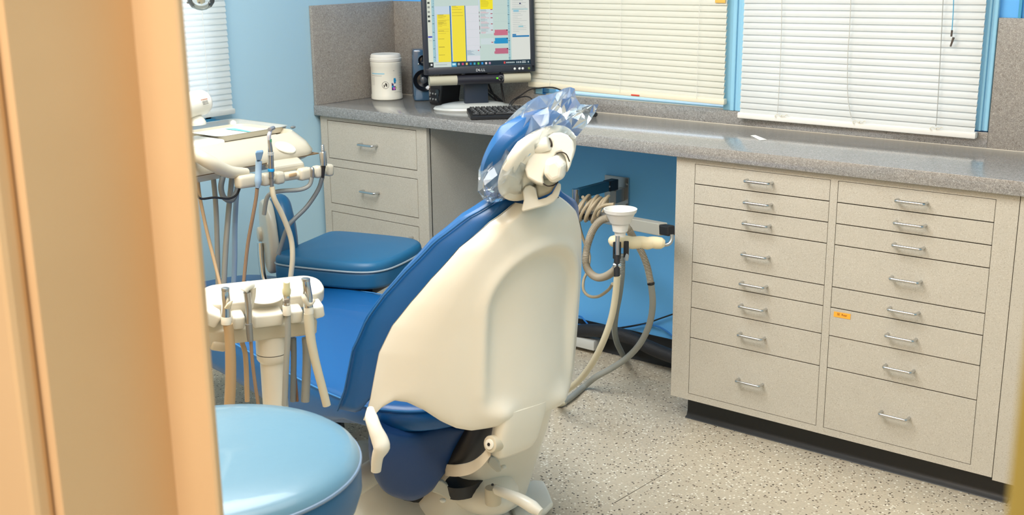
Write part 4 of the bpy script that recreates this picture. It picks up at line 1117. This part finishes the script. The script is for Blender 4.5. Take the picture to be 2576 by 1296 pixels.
# support arm off to the left
MB().tube([Vector((xb+.12, yl+.05, zf-.02)), Vector((xb+.0, yl-.25, zf-.06)), Vector((.35, yl-.55, zf-.1)), Vector((.35, yl-.55, .02))], .03, 14, smooth=3).go('support_arm', du_cream, du)
MB().cyl(Vector((.35, yl-.55, 0)), Vector((.35, yl-.55, .03)), .12, 24).go('support_foot', du_cream, du)

# steel tray and paper
tz = zt_+.012
tp = [at(545, 349, z=tz), at(738, 322, z=tz)]
tx1 = tp[0].x; ty0, ty1 = tp[0].y, tp[1].y; tx1 = (tp[0].x+tp[1].x)/2
tx0 = tx1-.25
tray = thing('instrument_tray', ((tx0+tx1)/2, (ty0+ty1)/2, zt_), 'shallow stainless instrument tray lined with paper on top of the cream unit', 'tray')
def tsec(z, g, r=.025): return [Vector(((tx0+tx1)/2+a, (ty0+ty1)/2+b, z)) for a, b in rrect(tx1-tx0-2*g, ty1-ty0-2*g, r, 5)]
mb = MB().loft([tsec(zt_+.001, .010), tsec(zt_+.002, .006), tsec(zt_+.017, 0), tsec(zt_+.0185, -.003), tsec(zt_+.0185, -.001), tsec(zt_+.017, .003), tsec(zt_+.004, .008), tsec(zt_+.0035, .03)]); mb.go('pan', mat('satin_steel', (214, 212, 204), .28, metal=.85), tray, ang=50)
pl = MB().bb((tx0+.02, ty0+.02, zt_+.0045), (tx1-.02, ty1-.025, zt_+.0055)).go('tray_paper', mat('paper', (250, 248, 242), .6), smooth=False); tag(pl, 'white paper liner lying flat in the steel instrument tray', 'paper')
pk = [at(*p, z=zt_+.0068) for p in ((566, 324.5), (590, 323), (632, 331.5), (628, 332.5))]
o = MB().prism(pk, Z_, .0008).go('sterile_pouch', mat('turquoise_film', (120, 208, 214), .3), smooth=False); tag(o, 'thin turquoise pouch edge lying on the paper in the instrument tray', 'pouch')
c = at(737, 320, z=zt_+.0185); MB().sphere(c, .006, 10, sc=(1, 1.5, .7)).go('tray_knob', dsteel, tray)

# instruments in the bar
def inst(name, label, cat='handpiece'):
    return lambda p: thing(name, fp_(*p, .02), label, cat, 'instruments in the delivery unit bar')
def fpx(lst): return [fp_(p[0], p[1], p[2]) for p in lst]
hp1 = inst('air_syringe', 'flat grey-blue instrument with a wedge head, first from the left in the bar')((650, 420))
MB().tube(fpx([(648, 472, .018), (649, 455, .02), (650, 430, .02), (651, 405, .022)]), [.006, .0095, .0085, .0085], 14).go('grip', mat('blue_grey_plastic', (150, 178, 202), .3), hp1)
mb = MB().loft([[fp_(x, y, dx) for x, y, dx in s_] for s_ in ([(645, 404, .03), (657, 403, .03), (657, 403, .014), (645, 404, .014)], [(642, 384, .032), (663, 382, .032), (663, 382, .012), (642, 384, .012)], [(645, 379, .028), (661, 377, .028), (661, 377, .014), (645, 379, .014)])])
mb.go('head', mat('steel_blue', (120, 150, 176), .3), hp1, smooth=False, bevel=.002)
MB().tube(fpx([(647, 474, .016), (644, 500, .01), (636, 545, .0), (624, 610, -.02), (616, 680, -.03), (610, 740, -.03)]), .0048, 8).go('hose', mat('brown_hose', (150, 124, 98), .5), hp1)
hp2 = inst('polishing_handpiece', 'slim silver handpiece with a bent prophy head and a bright blue ring, in the bar')((681, 400))
MB().tube(fpx([(683, 446, .02), (682, 425, .021), (681, 395, .022), (679, 368, .022), (677, 350, .022)]), [.0075, .0082, .0078, .0062, .005], 14).go('grip', steel, hp2)
MB().tube(fpx([(677, 352, .022), (677, 340, .022), (681, 329, .021)]), [.0052, .0056, .0042], 12).go('neck', mat('pale_lilac_metal', (206, 206, 216), .25, metal=.5), hp2)
MB().cyl(fp_(678, 326, .024), fp_(688, 322, .012), .0058, 14, 0, .001).go('head', mat('grey_head', (150, 152, 160), .3, metal=.5), hp2)
MB().cyl(fp_(682, 432, .021), fp_(682, 424, .021), .0088, 18, 0, .001).go('blue_ring', mat('cyan_ring', (20, 150, 214), .35), hp2)
MB().cyl(fp_(678.5, 358, .022), fp_(678, 350, .022), .0057, 14).go('green_mark', mat('green_mark', (70, 150, 110), .4), hp2)
for k in range(3): MB().cyl(fp_(681, 390-k*3, .0222), fp_(681, 388.6-k*3, .0222), .0084, 16).go('grip_ring', mat('silver_plastic', (206, 208, 204), .3), hp2)
MB().tube(fpx([(683, 445, .02), (684, 472, .018)]), [.0055, .005], 12).go('coupling', dsteel, hp2)
MB().tube(fpx([(684, 470, .018), (690, 500, .02), (712, 545, .02), (732, 600, .02), (736, 650, .02), (731, 700, .01), (726, 760, 0)]), .0072, 10).go('hose', cream_h, hp2)
hp3 = inst('motor_handpiece', 'short steel motor with a threaded tip, rightmost in the delivery unit bar')((815, 400))
MB().lathe(fp_(814, 416, .018), Z_, [(.006, -.002), (.0095, 0), (.0098, .035), (.0085, .038), (.0045, .039), (.0042, .056), (.0035, .057), (0, .057)], 20).go('body', steel, hp3)
mb = MB()
for k in range(5): mb.lathe(fp_(814, 416, .018)+Z_*(.042+.0028*k), Z_, [(.0042, 0), (.0049, .0009), (.0042, .0018)], 14)
mb.go('thread', dsteel, hp3)
MB().tube(fpx([(814, 417, .018), (813, 432, .018), (812, 446, .016)]), [.0065, .005, .0045], 10).go('coupling', black, hp3)
MB().tube(fpx([(811, 446, .012), (800, 478, 0), (772, 520, -.01), (740, 552, -.02), (722, 575, -.03), (700, 640, -.05)]), .0062, 10).go('hose', dgrey_h, hp3)
hp4 = inst('hose_coupling', 'small steel hose end hanging from the bar beside the motor handpiece')((785, 440))
MB().tube(fpx([(782, 424, .014), (786, 426, .02), (786, 444, .018)]), [.004, .0055, .006], 12).go('coupling', steel, hp4)
MB().tube(fpx([(785, 444, .016), (778, 466, .01), (755, 477, 0), (715, 480, -.01), (690, 484, -.02), (672, 497, -.03), (664, 540, -.04)]), .006, 10).go('hose', grey_h, hp4)
# umbilical hoses under the unit
for pts, r, m_, nm in (([(496, 425, -.1), (502, 490, -.1), (520, 580, -.08), (540, 660, -.05), (556, 725, -.02)], .0046, tan_h, 'hose'), ([(536, 440, -.12), (543, 520, -.12), (547, 640, -.12), (549, 760, -.12)], .0068, grey_h, 'hose'),
                   ([(584, 442, -.12), (576, 520, -.12), (568, 620, -.1), (562, 740, -.1)], .0075, grey_h, 'hose'), ([(596, 470, -.14), (591, 560, -.14), (590, 660, -.14), (587, 740, -.14)], .0072, mat('pale_blue_hose', (150, 174, 196), .45), 'hose'),
                   ([(562, 440, -.05), (556, 470, -.05), (562, 495, -.05), (580, 505, -.05), (592, 490, -.05), (600, 470, -.05)], .0075, dgrey_h, 'hose'),
                   ([(470, 415, -.02), (486, 445, -.02), (494, 485, -.02), (506, 500, -.02), (540, 497, -.02), (575, 500, -.02), (595, 490, -.02), (604, 470, -.02)], .0030, black, 'cable')):
    MB().tube(fpx(pts), r, 10).go(nm, m_, du)

# ================================================================== assistant's unit
ax = Vector((.454, .891, 0)).normalized(); an = Vector((ax.y, -ax.x, 0))    # an faces the camera
AC = at(660, 800, d=2.38)
ti = math.radians(14); az = (Z_*math.cos(ti)+an*math.sin(ti)); ay = an*math.cos(ti)-Z_*math.sin(ti)   # top leans to the camera
AF = (ax, -ay, az)
au = thing('assistant_unit', Vector((AC.x, AC.y, AC.z)), 'ivory assistant instrument holder on a round post beside the chair seat', 'dental unit')
def ap(px, py, o=0):
    v = ray(px, py); n_ = an; t = ((AC+an*o-CAM).dot(n_))/v.dot(n_); return CAM+v*t
def slab(pxs, dep_, h, name, m_, o=0, bev=.006, par=au, crown=None):
    """pxs: outline of the front top edge left/right (px) -> a block dep_ deep behind it and h tall"""
    a, b = ap(*pxs[0], o), ap(*pxs[1], o); e = (b-a).normalized(); L = (b-a).length
    up_ = (az - e*az.dot(e)).normalized(); bk = e.cross(up_); bk = bk if bk.dot(FWD) > 0 else -bk
    return MB().box((a+b)/2-up_*h/2+bk*dep_/2, (L, dep_, h), (e, bk, up_), bev, seg=3).go(name, m_, par)
holder_m = mat('holder_plastic', (216, 208, 190), .35, coat=.2)
# back slab with rounded ends, then the fingers between the instruments
a_, b_2 = ap(505, 745, -.055), ap(812, 712, -.055); e_x = (b_2-a_).normalized(); up_ = (az-e_x*az.dot(e_x)).normalized(); bk = e_x.cross(up_); bk = bk if bk.dot(FWD) > 0 else -bk
L_ = (b_2-a_).length
mb = MB().puff([(x, y) for x, y in rrect(L_, .085, .036, 6)], (a_+b_2)/2-up_*.030, (e_x, bk, up_), .030, .006, .001); mb.go('top_plate', holder_m, au)
for p0_, p1_ in (((508, 778), (560, 800)), ((587, 800), (618, 797)), ((638, 797), (714, 788)), ((732, 785), (764, 782)), ((788, 776), (815, 768))):
    slab((p0_, p1_), .075, .030, 'finger', cream, .012)
slab(((516, 838), (800, 806)), .06, .035, 'under_body', beige, -.008)
slab(((535, 860), (575, 866)), .05, .022, 'under_block', beige, -.01); slab(((715, 830), (790, 822)), .05, .022, 'under_block', beige, -.012)
MB().cyl(ap(553, 866, -.03), ap(553, 876, -.03), .007, 12).go('screw', dsteel, au)
q = ap(668, 750, -.02); MB().lathe(q-az*.0005, az, [(.030, 0), (.030, .002), (.027, .0035), (0, .004)], 36, sx=1.15, sy=.85, xy=(e_x, az.cross(e_x))).go('round_cover', holder_m, au)
# post
pt_ = ap(681, 830, -.05); 
pt0 = Vector((pt_.x, pt_.y, 0))
zc1 = at(680, 900, x=None, y=pt_.y).z
post = MB().lathe(pt0, Z_, [(.0265, .30), (.0265, zc1-.006), (.030, zc1-.002), (.0325, zc1+.002), (.0330, zc1+.013)], 32).go('post', cream, au)
MB().lathe(pt0, Z_, [(.0322, zc1+.0132), (.0322, zc1+.0146)], 32).go('post_joint', gap_m, au)
MB().lathe(pt0, Z_, [(.0330, zc1+.0148), (.0325, pt_.z-.01), (.031, pt_.z+.015)], 32).go('post_sleeve', cream, au)
MB().tube([pt0+Z_*.32, pt0+Z_*.27, Vector((1.42, -1.72, .22)), Vector((1.35, -1.42, .20))], [.027, .027, .03, .03], 14).go('support_arm', cream, au)
# instruments
def ai(name, label, p): return thing(name, ap(*p, .02), label, 'dental valve', 'valves in the assistant unit')
def apx(lst): return [ap(p[0], p[1], p[2]) for p in lst]
v1 = ai('suction_valve', 'chrome suction valve with a cream thumb lever, leftmost in the ivory holder', (570, 760))
MB().tube(apx([(569, 796, .02), (569, 770, .02), (568, 745, .022), (567, 730, .022)]), [.0098, .0092, .0085, .0078], 18).go('valve_body', chrome, v1)
MB().cyl(ap(567, 733, .022), ap(567, 724, .022), .0082, 18, 0, .001).go('valve_mouth', steel, v1)
MB().tube(apx([(571, 774, .032), (577, 766, .036), (584, 757, .034)]), [.007, .0075, .003], 10, flat=.6).go('thumb_lever', mat('ivory_lever', (226, 212, 182), .4), v1)
MB().cyl(ap(569, 816, .02), ap(569, 796, .02), .0102, 18, 0, .001).go('collar', offw, v1)
MB().tube(apx([(573, 816, .02), (577, 845, .02), (580, 900, .02), (580, 960, .02), (577, 1030, .02)]), [.0098, .0098, .0110, .0112, .0112], 14).go('hose', mat('tan_hose_2', (178, 150, 112), .45), v1)
v2 = ai('air_water_syringe', 'steel syringe with a white head, second from the left in the ivory holder', (622, 760))
MB().tube(apx([(626, 820, .02), (626, 790, .02), (625, 765, .02), (621, 735, .022)]), [.0058, .0062, .0068, .0078], 14).go('handle', steel, v2)
MB().tube(apx([(613, 732, .026), (622, 720, .022), (632, 718, .012)]), [.0075, .0095, .0085], 14).go('head', offw, v2)
MB().tube(apx([(634, 722, .014), (634, 745, .012), (630, 775, .014)]), [.0085, .0075, .005], 12).go('trigger', cream2, v2)
MB().tube(apx([(626, 815, .022), (628, 840, .022), (630, 858, .022)]), [.0072, .0068, .0062], 14).go('coupling', dsteel, v2)
MB().tube(apx([(631, 856, .022), (634, 900, .02), (641, 960, .02), (650, 1020, .02)]), .0036, 8).go('hose', mat('brown_hose', (150, 124, 98), .5), v2)
v3 = ai('saliva_ejector', 'small pale green saliva ejector valve, third in the ivory holder', (720, 740))
MB().lathe(ap(721, 742, .02), az, [(.0072, 0), (.0085, .004), (.0088, .012), (.0070, .016), (.0066, .028), (.0058, .030), (0, .030)], 18).go('tip', mat('pale_green_rubber', (212, 208, 168), .5), v3)
MB().cyl(ap(721, 767, .02), ap(721, 744, .02), .0075, 16, 0, .001).go('valve_body', chrome, v3)
MB().box(ap(721, 757, .028), (.010, .006, .009), AF, .001).go('switch', mat('grey_switch', (140, 132, 122), .4), v3)
MB().cyl(ap(722, 793, .02), ap(721, 768, .02), .0085, 16, 0, .0015).go('collar', offw, v3)
MB().tube(apx([(724, 792, .02), (724, 850, .02), (720, 920, .02), (716, 1020, .02)]), .0062, 12).go('hose', grey_h, v3)
v4 = ai('suction_valve', 'tall chrome suction valve with a curved thumb lever, rightmost in the ivory holder', (770, 740))
MB().tube(apx([(776, 772, .02), (774, 745, .02), (771, 720, .022), (769, 706, .022)]), [.0100, .0098, .0088, .0084], 18).go('valve_body', chrome, v4)
MB().cyl(ap(769, 707, .022), ap(769, 700, .022), .0090, 18, 0, .001).go('valve_mouth', steel, v4)
MB().tube(apx([(761, 742, .030), (766, 752, .034), (774, 765, .032), (784, 764, .026), (790, 755, .02)]), [.005, .006, .0045, .004, .004], 10, flat=.7).go('thumb_lever', cream2, v4)
MB().cyl(ap(777, 790, .02), ap(776, 770, .02), .0098, 18, 0, .0015).go('collar', offw, v4)
MB().tube(apx([(776, 788, .02), (778, 815, .02), (783, 860, .02), (796, 920, .02), (812, 980, .02), (822, 1020, .02)]), [.0100, .0105, .0098, .0092, .0088, .0088], 14).go('hose', mat('ivory_hose', (206, 200, 178), .45), v4)
for pts, r, m_ in (([(609, 862, -.04), (618, 900, -.04), (622, 1010, -.04)], .0052, tan_h), ([(738, 850, -.03), (739, 900, -.03), (737, 1010, -.03)], .0062, dgrey_h), ([(729, 850, -.035), (740, 920, -.035), (748, 1010, -.035)], .003, mat('rust_hose', (130, 92, 66), .5)), ([(770, 850, -.03), (772, 900, -.03), (768, 1010, -.03)], .0092, grey_h)):
    MB().tube(apx(pts), r, 10).go('hose', m_, au)
# ================================================================== folding arm under the worktop
pA, pB = at(1523, 450, y=-.003), at(1582, 519, y=-.003)
wa = thing('folding_bracket', ((pA.x+pB.x)/2, -.003, pB.z), 'folding metal arm screwed to the blue wall under the worktop, with an ivory grip', 'arm')
mb = MB().bb((pA.x, -.008, pB.z), (pB.x, -.001, at(1583, 456, y=-.003).z+.012), .001); mb.go('wall_plate', steel, wa, smooth=False)
for p in ((1577, 463), (1577, 516)): MB().sphere(at(*p, y=-.009), .005, 10).go('screw', dsteel, wa)
b0 = at(1553, 492, y=-.035); MB().box(b0, (.026, .055, .045), I3, .002).go('pivot_block', dsteel, wa, smooth=False)
# upper arm comes straight off the wall
uA = Vector((b0.x-.004, -.05, at(1553, 466, y=-.06).z)); uB = at(1452, 480, y=-.26)
uB.z = uA.z
ud = (uB-uA).normalized(); us = Vector((-ud.y, ud.x, 0))
MB().box((uA+uB)/2, ((uB-uA).length, .024, .034), (ud, us, Z_), .002).go('upper_arm', navy_m, wa, smooth=False)
MB().box(uA+ud*.02+Vector((.0, -.0, 0)), (.05, .03, .036), (ud, us, Z_), .002).go('arm_socket', black, wa, smooth=False)
q = at(1536, 469, y=uA.y-.02); MB().sphere((uA+ud*.045)+us*.013*(1 if us.x > 0 else -1), .0035, 10).go('pin', steel, wa)
MB().cyl(uB+Z_*.018+ud*.008, uB-Z_*.085+ud*.008, .0125, 18).go('pivot_post', chrome, wa)
# lower arm
lA = uB+ud*.008-Z_*.062; lB = at(1668, 577, d=3.42)
lB.z = lB.z
ld = (lB-lA).normalized(); lsd = Vector((-ld.y, ld.x, 0)).normalized(); lz = ld.cross(lsd)
if lz.z < 0: lz = -lz
lm_ = lA+ (lB-lA)*.62
MB().box((lA+lm_)/2, ((lm_-lA).length, .026, .030), (ld, lsd, lz), .002).go('lower_arm', mat('satin_alloy', (190, 194, 198), .32, metal=.8), wa, smooth=False)
MB().box((lm_+lB)/2, ((lB-lm_).length, .031, .036), (ld, lsd, lz), .002).go('arm_sleeve', mat('alloy_sleeve', (196, 192, 180), .4, metal=.3), wa, smooth=False)
MB().box(lB+ld*.020, (.050, .026, .030), (ld, lsd, lz), .004).go('end_cap', black, wa, smooth=False)
DE = 3.37
MB().tube(px3([(1690, 590, DE), (1690, 602, DE), (1685, 612, DE), (1675, 616, DE), (1664, 615, DE)]), .0055, 12).go('hook_rod', steel, wa)
gp = px3([(1672, 613, DE), (1664, 612, DE), (1652, 611, DE), (1640, 610, DE), (1628, 612, DE), (1612, 609, DE), (1592, 611, DE-.005), (1575, 608, DE-.01), (1556, 608, DE-.015), (1545, 607, DE-.02), (1535, 606, DE-.02), (1530, 606, DE-.02)])
MB().tube(gp, [.010, .0165, .018, .0172, .0185, .0172, .0182, .018, .0182, .0180, .013, .004], 20).go('grip', mat('ivory_grip', (244, 228, 190), .4), wa)

# funnel cup with its valve and hose
DC = 3.30
cc = at(1560, 592, d=DC)
fu = thing('cup_funnel', cc, 'white funnel cup on a valve with a long cream hose, clipped to the ivory grip', 'funnel')
m1 = DC/F_PX
MB().lathe(cc, Z_, [(.0150, -.002), (.0165, .012), (.021, .0125), (.0245, .036), (.0285, .0365), (.042, .066), (.0445, .0665), (.0468, .076), (.0445, .076), (.040, .066), (.0265, .039), (.012, .038), (0, .038)], 40).go('cup', white_m, fu)
MB().tube(px3([(1554, 594, DC-.035), (1553, 620, DC-.035), (1553, 642, DC-.035)]), [.0062, .0060, .0058], 8).go('valve_stem', steel, fu)
MB().box(at(1552, 630, d=DC), (.022, .02, .05), (RGT, FWD, Z_), .003).go('valve_block', black, fu)
MB().box(at(1575, 628, d=DC+.02), (.014, .02, .05), (RGT, FWD, Z_), .003).go('valve_block', black, fu)
MB().tube(px3([(1553, 640, DC-.03), (1552, 660, DC-.03), (1552, 696, DC-.03)]), .0088, 14).go('connector', black, fu)
MB().cyl(at(1542, 668, d=DC-.03), at(1562, 668, d=DC-.03), .0085, 14, 0, .001).go('valve_tap', chrome, fu)
MB().tube(px3([(1577, 622, DC+.02), (1576, 645, DC+.02), (1575, 656, DC+.02)]), [.0075, .007, .0055], 12).go('spare_nozzle', mat('grey_nozzle', (160, 166, 168), .4), fu)
MB().tube(px3([(1553, 692, DC-.03), (1548, 745, DC), (1538, 800, DC+.03), (1518, 858, DC+.07), (1492, 910, DC+.13), (1462, 952, DC+.21), (1432, 978, DC+.28), (1408, 995, DC+.34)])+[at(1401, 1008, z=.016), at(1406, 1017, z=.012), at(1420, 1013, z=.012)], [.0095]*11, 14).go('hose', cream_h, fu)
MB().tube([at(1416, 1014, z=.013), at(1440, 997, z=.013), at(1470, 972, z=.013)]+px3([(1500, 948, 3.86), (1540, 926, 3.82), (1580, 898, 3.76), (1612, 862, 3.68), (1634, 815, 3.60), (1642, 765, 3.54), (1638, 715, 3.50)]), .0100, 14).go('return_hose', grey_h, fu)
# ribbed hose from the return hose back to the arm
def ribbed(pts, r, m_, par, name, amp=.0011, step=.0045):
    P, R = crom([Vector(p) for p in pts], [r]*len(pts), 12)
    # resample by length
    L = [0]
    for a, b in zip(P, P[1:]): L.append(L[-1]+(b-a).length)
    n = int(L[-1]/step*2); Q = []; rr_ = []; j = 0
    for i in range(n+1):
        t = L[-1]*i/n
        while j < len(L)-2 and L[j+1] < t: j += 1
        k = (t-L[j])/max(1e-9, L[j+1]-L[j]); Q.append(P[j].lerp(P[j+1], k)); rr_.append(r+(amp if i % 2 else -amp))
    return MB().tube(Q, rr_, 12, smooth=1).go(name, m_, par, ang=80)
ribbed(px3([(1637, 712, 3.50), (1628, 670, 3.49), (1612, 630, 3.48), (1592, 596, 3.46), (1578, 572, 3.44), (1566, 560, 3.46)]), .0098, mat('taupe_hose', (160, 150, 132), .5), fu, 'ribbed_hose')
MB().cyl(at(1638, 716, d=3.50), at(1637, 711, d=3.50), .0112, 14).go('hose_clip', black, fu)
# coiled thin tube round the arm
co = thing('coiled_tube', at(1490, 520, d=3.85), 'thin beige tube wound in a loose coil round the folding arm', 'tube')
pts = []
rn = random.Random(5)
A_, B_c = at(1452, 524, d=3.88), at(1530, 527, d=3.72)
for k in range(7*12+1):
    t = k/(7*12); a = 2*math.pi*k/12
    c = A_.lerp(B_c, t*.86+.04*math.sin(a*.37)); r = .036+.006*math.sin(k*.31)
    pts.append(c+UPV*(r*1.02*math.cos(a))+RGT*(.018*math.sin(a)+.02*math.cos(a*1.0+.4))+FWD*(.030*math.sin(a)))
MB().tube(pts, .0056, 9, smooth=3).go('coil', mat('beige_tube', (176, 160, 132), .45), co)
MB().tube(px3([(1545, 514, 3.62), (1520, 517, 3.64), (1502, 528, 3.66), (1496, 544, 3.68), (1504, 553, 3.70)]), .0056, 9).go('tail', MATS['beige_tube'], co)
MB().tube(px3([(1454, 552, 3.9), (1462, 585, 3.92), (1474, 620, 3.93), (1483, 645, 3.93), (1478, 680, 3.92), (1468, 705, 3.9), (1468, 730, 3.88), (1482, 745, 3.84), (1505, 746, 3.78), (1530, 730, 3.7), (1541, 714, 3.62)]), .0050, 9).go('tail', MATS['beige_tube'], co)
MB().tube(px3([(1455, 537, 3.84), (1475, 545, 3.8), (1500, 542, 3.76)]), .007, 9).go('inner_cable', black, co)
rh = thing('ribbed_hose', at(1476, 650, d=3.65), 'thick taupe ribbed hose hanging in a loop under the folding arm', 'hose')
ribbed(px3([(1530, 548, 3.60), (1510, 556, 3.62), (1492, 578, 3.64), (1480, 610, 3.66), (1474, 640, 3.66), (1474, 665, 3.66), (1484, 686, 3.64), (1502, 698, 3.6), (1522, 696, 3.55), (1542, 684, 3.48), (1552, 672, 3.42)]), .0112, MATS['taupe_hose'], rh, 'tube')
gh = thing('ribbed_hose', at(1570, 800, d=3.7), 'straight grey ribbed hose hanging down to the floor behind the cream hose', 'hose')
ribbed(px3([(1566, 640, 3.36), (1564, 690, 3.38), (1558, 740, 3.45), (1549, 790, 3.56), (1546, 830, 3.7), (1552, 862, 3.85), (1562, 884, 3.98)])+[at(1567, 894, z=.012)], .0085, mat('slate_ribbed', (136, 140, 136), .45), gh, 'tube')

# ================================================================== floor along the back wall
mb = MB(); pp = [(1380, 846, -.05), (1450, 833, -.05), (1500, 832, -.055), (1545, 838, -.055), (1590, 852, -.06), (1630, 872, -.07), (1662, 886, -.075), (1700, 900, -.08)]
pl_ = thing('black_conduit', at(1560, 850, y=-.05), 'thick black foam-wrapped conduit lying along the rubber baseboard', 'pipe')
mb.tube([at(a, b, y=c) for a, b, c in pp], .024, 16).go('tube', mat('black_foam', (34, 35, 39), .6, bump=.6, bscale=160), pl_)
pb_ = at(1480, 868, y=-.09)
MB().box(Vector((pb_.x-.045, -.045, .035)), (.11, .05, .036), I3, .003).go('outlet_box', mat('box_white', (206, 208, 204), .45))
o = bpy.data.objects['outlet_box']; tag(o, 'small pale grey connector box on the floor beneath the black conduit', 'connector box')
for k in range(2):
    q = Vector((pb_.x-.082, -.0705, .036-.012*k)); MB().box(q, (.012 if k else .006, .0008, .004), I3).go('marking', mat('ink', (60, 56, 52), .5), o, smooth=False)
def wire(name, pts, r, m_, label):
    o = MB().tube([at(a, b, y=c) for a, b, c in pts], r, 8).go(name, m_); tag(o, label, 'cable'); return o
bl_ = mat('blue_cable', (40, 120, 200), .4)
wire('blue_cable', [(1452, 795, -.014), (1462, 797, -.016), (1470, 806, -.02), (1478, 815, -.02)], .003, bl_, 'short blue cable curling on the wall at the left, behind the chair back')
wire('blue_cable', [(1440, 816, -.016), (1470, 818, -.016), (1520, 824, -.016), (1570, 824, -.018), (1620, 816, -.018), (1650, 820, -.018), (1675, 832, -.018), (1700, 854, -.02)], .003, bl_, 'long blue cable running low along the wall into the drawer cabinet')
wire('black_cable', [(1500, 824, -.02), (1545, 826, -.02), (1590, 820, -.02), (1630, 812, -.018), (1665, 800, -.018), (1700, 788, -.018)], .0028, black, 'black cable rising along the blue wall to the drawer cabinet')

# ================================================================== operatory light, only its underside in view
lh = at(505, -8, d=3.05)
dl = thing('operatory_light', lh, 'dental operating light with a clear bowl, its underside just in view before the blind', 'lamp')
MB().lathe(lh, (0, 0, -1), [(.085, -.07), (.09, -.05), (.07, -.02), (.04, .0), (.0, .004)], 32, sx=1, sy=.8).go('housing', offw, dl)
MB().lathe(lh-Z_*.002, (0, 0, -1), [(.036, 0), (.034, .012), (.026, .024), (.012, .031), (0, .033)], 28).go('bowl', film_m, dl)
MB().lathe(lh-Z_*.001, (0, 0, -1), [(.012, 0), (.010, .014), (0, .018)], 18).go('bulb_shield', mat('warm_shield', (236, 226, 190), .3), dl)
for a in (-.03, .0, .026):
    MB().sphere(lh+RGT*a-Z_*.019-FWD*.02, .0028, 8).go('screw', dsteel, dl)
MB().tube([lh+Z_*.06, lh+Z_*.25+Vector((-.1, .05, 0)), Vector((lh.x-.25, lh.y+.1, 2.0)), Vector((lh.x-.25, lh.y+.1, CEIL))], .018, 12).go('arm', offw, dl)
